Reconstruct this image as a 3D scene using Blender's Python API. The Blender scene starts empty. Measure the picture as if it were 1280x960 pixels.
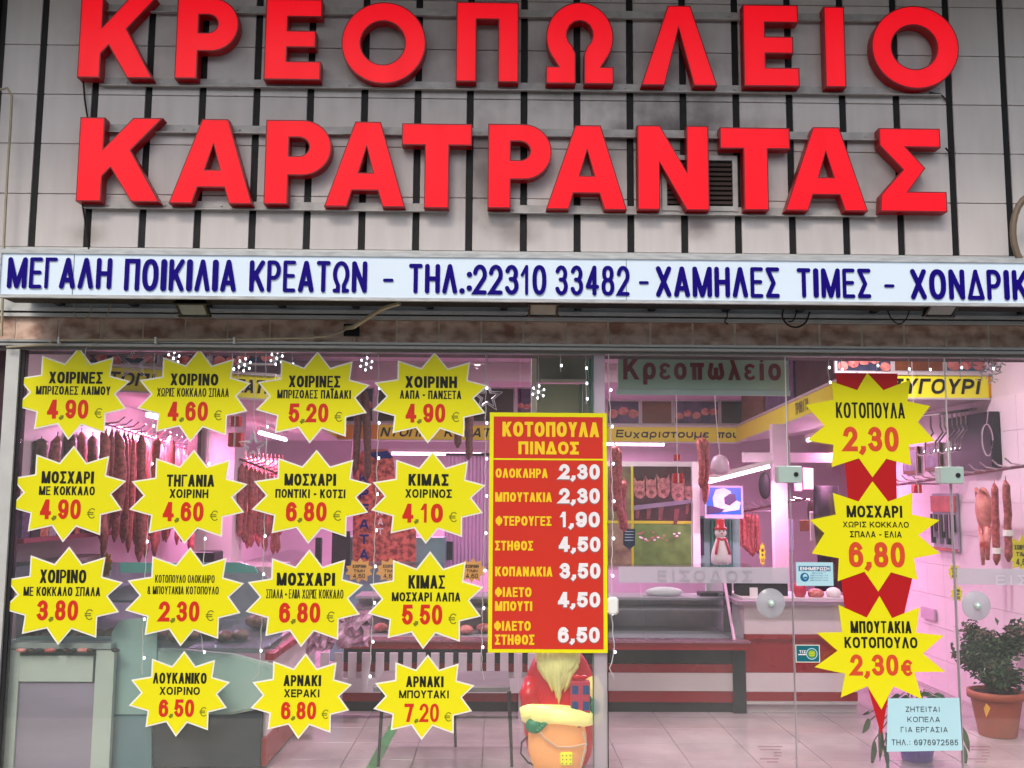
import bpy, math, random
from mathutils import Vector, Matrix, Euler
from mathutils.geometry import tessellate_polygon
random.seed(7)
R=math.radians
sc=bpy.context.scene
COL=sc.collection
# ---------------------------------------------------------------- camera
cam=bpy.data.objects.new('camera',bpy.data.cameras.new('camera')); COL.objects.link(cam); sc.camera=cam
FPX=1240.0
cam.data.sensor_width=36; cam.data.lens=FPX/1280*36; cam.data.clip_end=500; cam.data.clip_start=.05
CAM=Vector((0,-5.9,1.6)); cam.location=CAM
YAW,PITCH,ROLL=-.8,6.5,.36
RM=Matrix.Rotation(R(YAW),3,'Z')@Matrix.Rotation(R(90+PITCH),3,'X')@Matrix.Rotation(R(ROLL),3,'Z')
cam.rotation_euler=RM.to_euler()
def ray(u,v): return RM@Vector(((u-640)/FPX,-(v-480)/FPX,-1))
def P(u,v,Y):
    d=ray(u,v); return CAM+d*((Y-CAM.y)/d.y)
def PX(u,v,X):
    d=ray(u,v); return CAM+d*((X-CAM.x)/d.x)
def PZ(u,v,Z):
    d=ray(u,v); return CAM+d*((Z-CAM.z)/d.z)
# ---------------------------------------------------------------- daylight: overcast street
SUN_EL,SUN_ROT=50,200
w=bpy.data.worlds.new('World'); sc.world=w; w.use_nodes=True
nt=w.node_tree; bg=nt.nodes['Background']; sky=nt.nodes.new('ShaderNodeTexSky')
sky.sky_type='NISHITA'; sky.sun_disc=False; sky.sun_elevation=R(SUN_EL); sky.sun_rotation=R(SUN_ROT)
sky.air_density=1.3; sky.dust_density=3.5; sky.ozone_density=1.0
nt.links.new(sky.outputs[0],bg.inputs[0]); bg.inputs[1].default_value=.15
sl=bpy.data.lights.new('sun','SUN'); sl.energy=1.25; sl.angle=R(20); sl.color=(1,.96,.92)
so=bpy.data.objects.new('sun',sl); COL.objects.link(so)
az=R(SUN_ROT); sd=Vector((math.sin(az)*math.cos(R(SUN_EL)),math.cos(az)*math.cos(R(SUN_EL)),math.sin(R(SUN_EL))))
so.rotation_euler=(-sd).to_track_quat('-Z','Y').to_euler()
so.location=(0,-10,14)
sc.view_settings.view_transform='Standard'; sc.view_settings.look='None'; sc.view_settings.exposure=.5; sc.view_settings.gamma=1
sc.cycles.max_bounces=8; sc.cycles.transparent_max_bounces=24; sc.cycles.caustics_reflective=False; sc.cycles.caustics_refractive=False
sc.cycles.use_denoising=True; sc.cycles.sample_clamp_indirect=4
# ---------------------------------------------------------------- materials
def lin(c):
    return tuple(((x/255)/12.92 if x/255<=.04045 else ((x/255+.055)/1.055)**2.4) for x in c)
MATS={}
def mat(name,col,rough=.55,metal=0,noise=.08,scale=6,bump=0,emit=None,es=0,spec=.4,obj=0,col2=None,thr=None,detail=5,stretch=None,coat=0):
    if name in MATS: return MATS[name]
    m=bpy.data.materials.new(name); m.use_nodes=True; n=m.node_tree.nodes; l=m.node_tree.links
    b=n['Principled BSDF']; c=lin(col)
    b.inputs['Roughness'].default_value=rough; b.inputs['Metallic'].default_value=metal
    b.inputs['Specular IOR Level'].default_value=spec; b.inputs['Coat Weight'].default_value=coat
    b.inputs['Base Color'].default_value=(*c,1)
    if noise or col2:
        g=n.new('ShaderNodeNewGeometry'); src=g.outputs['Position']
        if stretch:
            vm=n.new('ShaderNodeVectorMath'); vm.operation='MULTIPLY'; vm.inputs[1].default_value=stretch
            l.new(src,vm.inputs[0]); src=vm.outputs[0]
        t=n.new('ShaderNodeTexNoise'); t.inputs['Scale'].default_value=scale; t.inputs['Detail'].default_value=detail
        l.new(src,t.inputs['Vector'])
        r=n.new('ShaderNodeValToRGB'); l.new(t.outputs['Fac'],r.inputs[0])
        lo,hi=thr or (.3,.7)
        r.color_ramp.elements[0].position=lo; r.color_ramp.elements[1].position=hi
        c2=lin(col2) if col2 else tuple(x*(1-noise*2) for x in c)
        r.color_ramp.elements[0].color=(*c2,1)
        r.color_ramp.elements[1].color=(*c,1)
        out=r.outputs[0]
        if obj:
            oi=n.new('ShaderNodeObjectInfo'); mr=n.new('ShaderNodeMapRange'); mr.inputs['To Min'].default_value=1-obj; mr.inputs['To Max'].default_value=1
            l.new(oi.outputs['Random'],mr.inputs['Value'])
            mx=n.new('ShaderNodeVectorMath'); mx.operation='SCALE'; l.new(out,mx.inputs[0]); l.new(mr.outputs[0],mx.inputs['Scale']); out=mx.outputs[0]
        l.new(out,b.inputs['Base Color'])
        if bump:
            bp=n.new('ShaderNodeBump'); bp.inputs['Strength'].default_value=bump; bp.inputs['Distance'].default_value=.01
            l.new(t.outputs['Fac'],bp.inputs['Height']); l.new(bp.outputs[0],b.inputs['Normal'])
        mr2=n.new('ShaderNodeMapRange'); mr2.inputs['To Min'].default_value=min(1,rough+.1); mr2.inputs['To Max'].default_value=max(.02,rough-.08)
        l.new(t.outputs['Fac'],mr2.inputs['Value']); l.new(mr2.outputs[0],b.inputs['Roughness'])
    if emit:
        b.inputs['Emission Color'].default_value=(*lin(emit),1); b.inputs['Emission Strength'].default_value=es
    MATS[name]=m; return m
def glass(name,tint=(1,1,1),base=.045,gain=.55,frost=0,dust_haze=0):
    m=bpy.data.materials.new(name); m.use_nodes=True; n=m.node_tree.nodes; l=m.node_tree.links
    n.remove(n['Principled BSDF']); o=n['Material Output']
    tr=n.new('ShaderNodeBsdfTransparent'); tr.inputs[0].default_value=(*tint,1)
    gl=n.new('ShaderNodeBsdfGlossy'); gl.inputs['Roughness'].default_value=.03
    lw=n.new('ShaderNodeLayerWeight'); lw.inputs['Blend'].default_value=.5
    pw=n.new('ShaderNodeMath'); pw.operation='POWER'; pw.inputs[1].default_value=4; l.new(lw.outputs['Facing'],pw.inputs[0])
    ma=n.new('ShaderNodeMath'); ma.operation='MULTIPLY_ADD'; ma.inputs[1].default_value=gain; ma.inputs[2].default_value=base; l.new(pw.outputs[0],ma.inputs[0])
    mx=n.new('ShaderNodeMixShader'); l.new(ma.outputs[0],mx.inputs[0]); l.new(tr.outputs[0],mx.inputs[1]); l.new(gl.outputs[0],mx.inputs[2])
    last=mx
    if dust_haze:  # pale dust film that also paints the veil of street reflections
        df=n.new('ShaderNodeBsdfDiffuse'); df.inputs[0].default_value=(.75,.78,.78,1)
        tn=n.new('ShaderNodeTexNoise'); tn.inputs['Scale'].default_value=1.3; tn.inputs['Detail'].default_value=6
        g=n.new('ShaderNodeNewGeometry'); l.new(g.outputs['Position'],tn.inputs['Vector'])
        mp=n.new('ShaderNodeMapRange'); mp.inputs['From Min'].default_value=.3; mp.inputs['From Max'].default_value=.7; mp.inputs['To Min'].default_value=dust_haze*.5; mp.inputs['To Max'].default_value=dust_haze*1.5; l.new(tn.outputs['Fac'],mp.inputs['Value'])
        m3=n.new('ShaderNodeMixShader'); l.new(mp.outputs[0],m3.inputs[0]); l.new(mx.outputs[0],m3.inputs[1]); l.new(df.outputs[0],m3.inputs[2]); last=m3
    if frost:
        df=n.new('ShaderNodeBsdfDiffuse'); df.inputs[0].default_value=(.62,.66,.68,1)
        tl=n.new('ShaderNodeBsdfTranslucent'); tl.inputs[0].default_value=(.6,.62,.65,1)
        m0=n.new('ShaderNodeMixShader'); m0.inputs[0].default_value=.5; l.new(df.outputs[0],m0.inputs[1]); l.new(tl.outputs[0],m0.inputs[2])
        m2=n.new('ShaderNodeMixShader'); m2.inputs[0].default_value=frost; l.new(mx.outputs[0],m2.inputs[1]); l.new(m0.outputs[0],m2.inputs[2]); last=m2
    l.new(last.outputs[0],o.inputs[0]); return m
GL=glass('shop_glass',(.97,.99,.975),.05,.55,dust_haze=.023); GL2=glass('case_glass',(.93,.98,.97),.05,.5)
FROST=glass('frosted_film',frost=.6); FROST2=glass('frosted_disc',(.9,1,.97),.06,.4,.55)
RED=mat('letter_red_acrylic',(240,10,26),.32,noise=.14,scale=3,stretch=(3,1,.8),detail=8,emit=(255,14,34),es=.45,spec=.22)
REDS=mat('letter_red_side',(150,12,24),.35,noise=.1,scale=8,emit=(255,10,20),es=.015)
REDE=mat('letter_edge_trim',(120,12,22),.35,noise=.05)
def panel_mat():
    m=mat('cladding_panel',(222,214,210),.5,noise=.05,scale=4,obj=.07,stretch=(3.5,1,.45),bump=.15,detail=8)
    n=m.node_tree.nodes; l=m.node_tree.links; b=n['Principled BSDF']
    src=b.inputs['Base Color'].links[0].from_socket
    g=n.new('ShaderNodeNewGeometry')
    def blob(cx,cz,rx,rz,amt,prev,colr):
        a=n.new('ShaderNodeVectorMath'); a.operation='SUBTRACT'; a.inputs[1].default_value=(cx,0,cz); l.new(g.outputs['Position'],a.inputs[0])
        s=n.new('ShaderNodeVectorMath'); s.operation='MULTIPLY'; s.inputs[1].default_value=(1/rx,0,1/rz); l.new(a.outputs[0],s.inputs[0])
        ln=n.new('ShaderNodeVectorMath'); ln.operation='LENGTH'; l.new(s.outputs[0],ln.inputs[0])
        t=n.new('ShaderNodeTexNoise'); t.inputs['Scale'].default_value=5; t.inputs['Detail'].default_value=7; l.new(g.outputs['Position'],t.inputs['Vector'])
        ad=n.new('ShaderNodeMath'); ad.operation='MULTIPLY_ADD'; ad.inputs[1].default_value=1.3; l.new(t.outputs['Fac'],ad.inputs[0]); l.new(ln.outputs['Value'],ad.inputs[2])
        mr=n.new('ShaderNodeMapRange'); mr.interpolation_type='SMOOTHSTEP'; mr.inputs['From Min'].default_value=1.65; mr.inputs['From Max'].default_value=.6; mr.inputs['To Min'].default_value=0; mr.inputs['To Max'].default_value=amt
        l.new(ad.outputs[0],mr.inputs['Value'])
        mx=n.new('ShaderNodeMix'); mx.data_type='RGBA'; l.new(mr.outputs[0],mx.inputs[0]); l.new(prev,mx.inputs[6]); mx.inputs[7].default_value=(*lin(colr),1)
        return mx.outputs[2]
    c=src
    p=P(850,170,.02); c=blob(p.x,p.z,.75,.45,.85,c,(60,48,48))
    p=P(600,60,.02); c=blob(p.x,p.z,2.8,.5,.5,c,(126,114,112))  # broad darkening of the top rows: stain and overhang shade in one colour
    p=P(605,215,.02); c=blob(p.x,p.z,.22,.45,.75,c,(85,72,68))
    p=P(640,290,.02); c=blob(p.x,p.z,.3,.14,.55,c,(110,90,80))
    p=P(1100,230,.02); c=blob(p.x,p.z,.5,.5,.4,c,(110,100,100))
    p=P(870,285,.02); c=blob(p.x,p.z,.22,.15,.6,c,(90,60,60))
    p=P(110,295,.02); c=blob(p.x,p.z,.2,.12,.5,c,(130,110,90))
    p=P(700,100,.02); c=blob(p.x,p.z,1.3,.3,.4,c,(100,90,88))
    l.new(c,b.inputs['Base Color']); return m
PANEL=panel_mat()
BLACK=mat('black_gap_strip',(7,5,6),.6,noise=.2,scale=20)
ALU=mat('brushed_aluminium',(176,176,172),.42,.35,noise=.1,scale=30,stretch=(1,1,12))
ALUL=mat('pale_aluminium',(205,205,202),.45,.3,noise=.08,scale=9)
ALUD=mat('dull_grey_frame',(136,136,132),.5,.2,noise=.1,scale=12,stretch=(1,1,10))
GALV=mat('galvanised_rail',(196,192,188),.5,.1,noise=.15,scale=14)
TILE=mat('tan_stone_tile',(230,198,178),.5,noise=.15,scale=9,col2=(168,124,104),thr=(.36,.6),detail=8,obj=.1,stretch=(1,1,1.5))
GROUT=mat('pale_grout',(232,214,196),.8,noise=.1)
BOXW=mat('sign_box_white',(204,218,230),.35,noise=.02,scale=4,emit=(215,230,245),es=.12)
BOXF=mat('sign_box_rim',(196,199,200),.5,.1,noise=.2,scale=15,stretch=(.6,1,4))
BLUE=mat('navy_vinyl',(22,4,118),.6,noise=.02,spec=.08)
YEL=mat('yellow_card',(224,217,18),.42,noise=.02,scale=2,spec=.3)
YELP=mat('poster_yellow',(226,220,20),.4,noise=.02,spec=.3)
YELT=mat('poster_letter_yellow',(236,200,30),.45,noise=.02)
WHB=mat('white_paper_edge',(230,230,215),.5,noise=.02)
INK=mat('black_print',(18,18,12),.5,noise=.02)
PRED=mat('price_red_print',(200,40,18),.5,noise=.03)
PORG=mat('price_orange_print',(206,72,36),.5,noise=.03)
OLIVE=mat('olive_print',(120,120,20),.5,noise=.02)
POSR=mat('poster_red',(200,54,40),.35,noise=.03,scale=2,spec=.35)
WHP=mat('white_print',(232,226,228),.45,noise=.01)
SHP=mat('grey_print_shadow',(130,110,110),.5,noise=.01)
RIBR=mat('red_ribbon_paper',(176,18,22),.45,noise=.05,scale=3)
NOTE=mat('pale_blue_paper',(172,212,222),.55,noise=.02)
NINK=mat('slate_print',(40,52,64),.55,noise=.02)
SBLUE=mat('sign_blue_print',(16,98,140),.5,noise=.02)
TEAL=mat('teal_print',(0,96,110),.5,noise=.03)
PINKW=mat('white_wall_tile',(226,212,220),.3,noise=.02,scale=3,obj=.03)
WALLP=mat('cream_wall_paint',(216,204,210),.55,noise=.04,scale=3)
CEIL=mat('ceiling_paint',(205,196,200),.6,noise=.05,scale=2)
FLOORT=mat('pale_marble_tile',(176,164,166),.13,noise=.05,scale=2.2,col2=(150,138,142),obj=.05,detail=8,thr=(.35,.65))
FGR=mat('floor_grout',(140,128,130),.7,noise=.1)
BRED=mat('counter_red_panel',(150,22,32),.28,noise=.05,scale=5)
BWHT=mat('counter_white_panel',(222,212,216),.35,noise=.03,scale=4)
DARK=mat('dark_rubber',(36,34,38),.5,noise=.15,scale=9)
NAVY=mat('dark_teal_base',(18,36,50),.6,noise=.15,scale=3,stretch=(.5,1,3))
CASEG=mat('pale_green_case',(176,192,184),.3,noise=.06,scale=2.5)
TEALP=mat('teal_side_panel',(86,140,136),.25,noise=.06,scale=2)
STEEL=mat('stainless_steel',(178,178,182),.3,.85,noise=.08,scale=10)
CHROME=mat('chrome',(215,210,215),.12,1,noise=.02)
GREY=mat('grey_table_top',(120,116,120),.35,noise=.05)
WHITE=mat('white_plastic',(228,228,224),.4,noise=.02)
SAUS=mat('dried_sausage_skin',(200,104,98),.45,noise=.3,scale=40,col2=(120,40,46),bump=.5,obj=.35,spec=.5)
SAUD=mat('dark_sausage_skin',(116,66,54),.5,noise=.3,scale=40,col2=(66,34,28),bump=.5,obj=.2)
MEAT=mat('red_meat',(176,50,48),.4,noise=.4,scale=24,col2=(214,140,130),thr=(.4,.62),bump=.4,spec=.6)
MEATP=mat('pale_pork',(214,150,136),.45,noise=.3,scale=14,col2=(176,90,86),bump=.3)
BYEL=mat('board_yellow',(236,240,44),.45,noise=.03,scale=3)
BORG=mat('board_orange',(206,142,20),.5,noise=.05)
BROWNP=mat('brown_wall_board',(120,72,44),.5,noise=.1,scale=4,stretch=(1,1,6))
BROWND=mat('dark_brown_board',(66,40,36),.5,noise=.15,scale=4)
GREEND=mat('green_cloth_curtain',(70,128,108),.6,noise=.15,scale=12,stretch=(4,1,.3))
PURP=mat('lilac_curtain',(204,164,204),.6,noise=.08,scale=18,stretch=(3,1,.1))
TERRA=mat('terracotta_pot',(166,84,62),.6,noise=.1,scale=6)
SOIL=mat('potting_soil',(44,32,24),.9,noise=.3,scale=50)
LEAF=mat('ficus_leaf',(66,94,54),.45,noise=.35,scale=30,col2=(30,46,28))
LEAFP=mat('ficus_leaf_reddish',(110,72,66),.45,noise=.3,scale=30,col2=(60,70,44))
LEAF2=mat('broad_leaf',(70,100,50),.4,noise=.3,scale=12,col2=(40,66,36))
BARK=mat('plant_stem',(84,66,50),.8,noise=.2,scale=30)
PPOT=mat('violet_plant_pot',(120,96,180),.35,noise=.03)
WIRE=mat('dark_cable',(38,30,26),.6,noise=.1)
WIREW=mat('clear_cable',(196,196,192),.4,noise=.02)
BEIGE=mat('beige_conduit',(176,164,138),.6,noise=.12,scale=12)
BULB=mat('led_bulb',(255,255,255),.3,noise=0,emit=(236,240,255),es=4.5)
GREENF=mat('green_frame_metal',(78,118,104),.4,.2,noise=.06)
SAGE=mat('sage_back_panel',(150,160,140),.5,noise=.05,scale=2)
SIGNG=mat('green_sign_sheet',(188,216,198),.45,noise=.03)
SIGNR=mat('crimson_vinyl',(140,30,40),.45,noise=.03)
PATCH=mat('green_patch_metal',(196,218,208),.4,.4,noise=.08)
TUBE=mat('fluorescent_tube_pink',(255,230,250),.4,noise=0,emit=(255,205,240),es=9)
LAMPW=mat('downlight_white',(255,255,255),.4,noise=0,emit=(255,245,250),es=8)
STREET=mat('street_asphalt',(112,112,110),.85,noise=.15,scale=8,bump=.3)
PAVE=mat('pavement_concrete',(206,200,190),.8,noise=.1,scale=3)
OPP=mat('opposite_render',(150,146,138),.75,noise=.08,scale=1)
OPPW=mat('opposite_window',(40,48,56),.15,noise=.05)
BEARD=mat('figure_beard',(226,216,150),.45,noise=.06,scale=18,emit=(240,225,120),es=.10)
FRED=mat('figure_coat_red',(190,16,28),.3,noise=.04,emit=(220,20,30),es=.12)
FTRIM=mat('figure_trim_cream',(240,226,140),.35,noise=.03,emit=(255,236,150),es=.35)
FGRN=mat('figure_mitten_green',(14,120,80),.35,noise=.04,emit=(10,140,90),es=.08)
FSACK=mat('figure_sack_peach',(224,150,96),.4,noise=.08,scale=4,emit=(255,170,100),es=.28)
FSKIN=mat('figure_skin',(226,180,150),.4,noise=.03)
FYEL=mat('figure_patch_yellow',(236,226,40),.4,noise=.03,emit=(236,226,40),es=.15)
FBLU=mat('plaid_blue',(36,76,130),.45,noise=.05)
FPNK=mat('plaid_red',(200,60,84),.45,noise=.05)
# ---------------------------------------------------------------- mesh building
class MB:
    def __init__(s): s.v=[]; s.f=[]; s.m=[]; s.mi=0; s.sm=[]; s.smooth=False
    def add(s,vs,fs):
        o=len(s.v); s.v+=[tuple(v) for v in vs]
        for f in fs: s.f.append(tuple(i+o for i in f)); s.m.append(s.mi); s.sm.append(s.smooth)
        return s
    def box(s,x0,x1,y0,y1,z0,z1):
        return s.add([(x0,y0,z0),(x1,y0,z0),(x1,y1,z0),(x0,y1,z0),(x0,y0,z1),(x1,y0,z1),(x1,y1,z1),(x0,y1,z1)],
            [(0,3,2,1),(4,5,6,7),(0,1,5,4),(1,2,6,5),(2,3,7,6),(3,0,4,7)])
    def cbox(s,c,d): return s.box(c[0]-d[0]/2,c[0]+d[0]/2,c[1]-d[1]/2,c[1]+d[1]/2,c[2]-d[2]/2,c[2]+d[2]/2)
    def bbox(s,x0,x1,y0,y1,z0,z1,b=.004):      # chamfered along the four horizontal/vertical front edges (outline in xz, extruded y)
        L=[(x0+b,z0),(x1-b,z0),(x1,z0+b),(x1,z1-b),(x1-b,z1),(x0+b,z1),(x0,z1-b),(x0,z0+b)]
        n=8; A=[(x,y0+b,z) for x,z in L]; cx=(x0+x1)/2; cz=(z0+z1)/2
        F=[(x+(b if x<cx else -b)*.7,y0,z+(b if z<cz else -b)*.7) for x,z in L]; B=[(x,y1,z) for x,z in L]
        return s.add(F+A+B,[tuple(range(n))]+[(i,i+n,(i+1)%n+n,(i+1)%n) for i in range(n)]+[(i+n,i+2*n,(i+1)%n+2*n,(i+1)%n+n) for i in range(n)]+[tuple(range(3*n-1,2*n-1,-1))])
    def tube(s,pts,r,n=6,caps=True,r2=None):
        pts=[Vector(p) for p in pts]; k=len(pts); ring=[]; up=None
        for i,p in enumerate(pts):
            t=(pts[min(i+1,k-1)]-pts[max(i-1,0)]).normalized()
            if up is None:
                up=t.orthogonal().normalized()
            up=(up-t*up.dot(t)).normalized(); q=t.cross(up)
            rr=r if r2 is None else (r(i/(k-1)) if callable(r) else r+(r2-r)*i/(k-1))
            if callable(r): rr=r(i/(k-1))
            for j in range(n):
                a=2*math.pi*j/n; ring.append(p+(up*math.cos(a)+q*math.sin(a))*rr)
        fs=[(i*n+j,i*n+(j+1)%n,(i+1)*n+(j+1)%n,(i+1)*n+j) for i in range(k-1) for j in range(n)]
        if caps: fs+=[tuple(range(n-1,-1,-1)),tuple((k-1)*n+j for j in range(n))]
        return s.add(ring,fs)
    def lathe(s,prof,n=16,c=(0,0,0),sx=1,sy=1):
        vs=[]; 
        for r,z in prof:
            for j in range(n):
                a=2*math.pi*j/n; vs.append((c[0]+r*math.cos(a)*sx,c[1]+r*math.sin(a)*sy,c[2]+z))
        k=len(prof); fs=[(i*n+j,i*n+(j+1)%n,(i+1)*n+(j+1)%n,(i+1)*n+j) for i in range(k-1) for j in range(n)]
        fs+=[tuple(range(n-1,-1,-1)),tuple((k-1)*n+j for j in range(n))]
        return s.add(vs,fs)
    def ell(s,c,r,n=12,k=8,rot=None):
        vs=[]; 
        for i in range(1,k):
            a=math.pi*i/k
            for j in range(n):
                b=2*math.pi*j/n; v=Vector((r[0]*math.sin(a)*math.cos(b),r[1]*math.sin(a)*math.sin(b),-r[2]*math.cos(a)))
                if rot: v=rot@v
                vs.append(Vector(c)+v)
        t=Vector((0,0,r[2])); bt=-t
        if rot: t=rot@t; bt=rot@bt
        vs+= [Vector(c)+bt,Vector(c)+t]; nb=(k-1)*n
        fs=[(i*n+j,i*n+(j+1)%n,(i+1)*n+(j+1)%n,(i+1)*n+j) for i in range(k-2) for j in range(n)]
        fs+=[(nb,(j+1)%n,j) for j in range(n)]+[(nb+1,(k-2)*n+j,(k-2)*n+(j+1)%n) for j in range(n)]
        return s.add(vs,fs)
    def prism(s,loops,y0,y1,front=True,back=False,side=True):   # loops in (x,z); y0 = front
        tri=tessellate_polygon([[Vector((x,z,0)) for x,z in L] for L in loops])
        flat=[p for L in loops for p in L]
        if front: s.add([(x,y0,z) for x,z in flat],tri)
        if back: s.add([(x,y1,z) for x,z in flat],tri)
        if side:
            for L in loops:
                n=len(L); s.add([(x,y0,z) for x,z in L]+[(x,y1,z) for x,z in L],[(i,(i+1)%n,(i+1)%n+n,i+n) for i in range(n)])
        return s
    def build(s,name,mats,parent=None,loc=None,origin=None):
        me=bpy.data.meshes.new(name)
        org=Vector(origin) if origin is not None else Vector((0,0,0))
        me.from_pydata([tuple(Vector(v)-org) for v in s.v],[],s.f)
        if not isinstance(mats,(list,tuple)): mats=[mats]
        for m in mats: me.materials.append(m)
        for i,p in enumerate(me.polygons): p.material_index=s.m[i]; p.use_smooth=s.sm[i]
        me.update()
        o=bpy.data.objects.new(name,me); COL.objects.link(o)
        if parent is not None:
            o.parent=parent; pl=PW.get(parent.name,Vector((0,0,0)))
            o.location=org-pl if loc is None else loc; PW[o.name]=pl+Vector(o.location)
        else:
            o.location=org if loc is None else loc; PW[o.name]=Vector(o.location)
        return o
PW={}
def tag(o,label=None,cat=None,group=None,kind=None):
    if label: o['label']=label
    if cat: o['category']=cat
    if group: o['group']=group
    if kind: o['kind']=kind
    return o
def thing(name,label,cat,loc=(0,0,0),group=None):
    o=bpy.data.objects.new(name,None); COL.objects.link(o); o.location=loc; PW[o.name]=Vector(loc); o.empty_display_size=.1
    return tag(o,label,cat,group)
def kids(o): return [c for c in bpy.data.objects if c.parent==o]
def copy_tree(o,kidmap,parent=None):
    c=o.copy(); COL.objects.link(c)
    if parent is not None: c.parent=parent
    for ch in kidmap.get(o.name,[]): copy_tree(ch,kidmap,c)
    return c
def kidmap_of(root):
    m={}
    def rec(o):
        ks=kids(o); m[o.name]=ks
        for k in ks: rec(k)
    rec(root); return m
def at(loops,sx,sz,ox,oz): return [[(ox+x*sx,oz+z*sz) for x,z in L] for L in loops]
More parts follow.
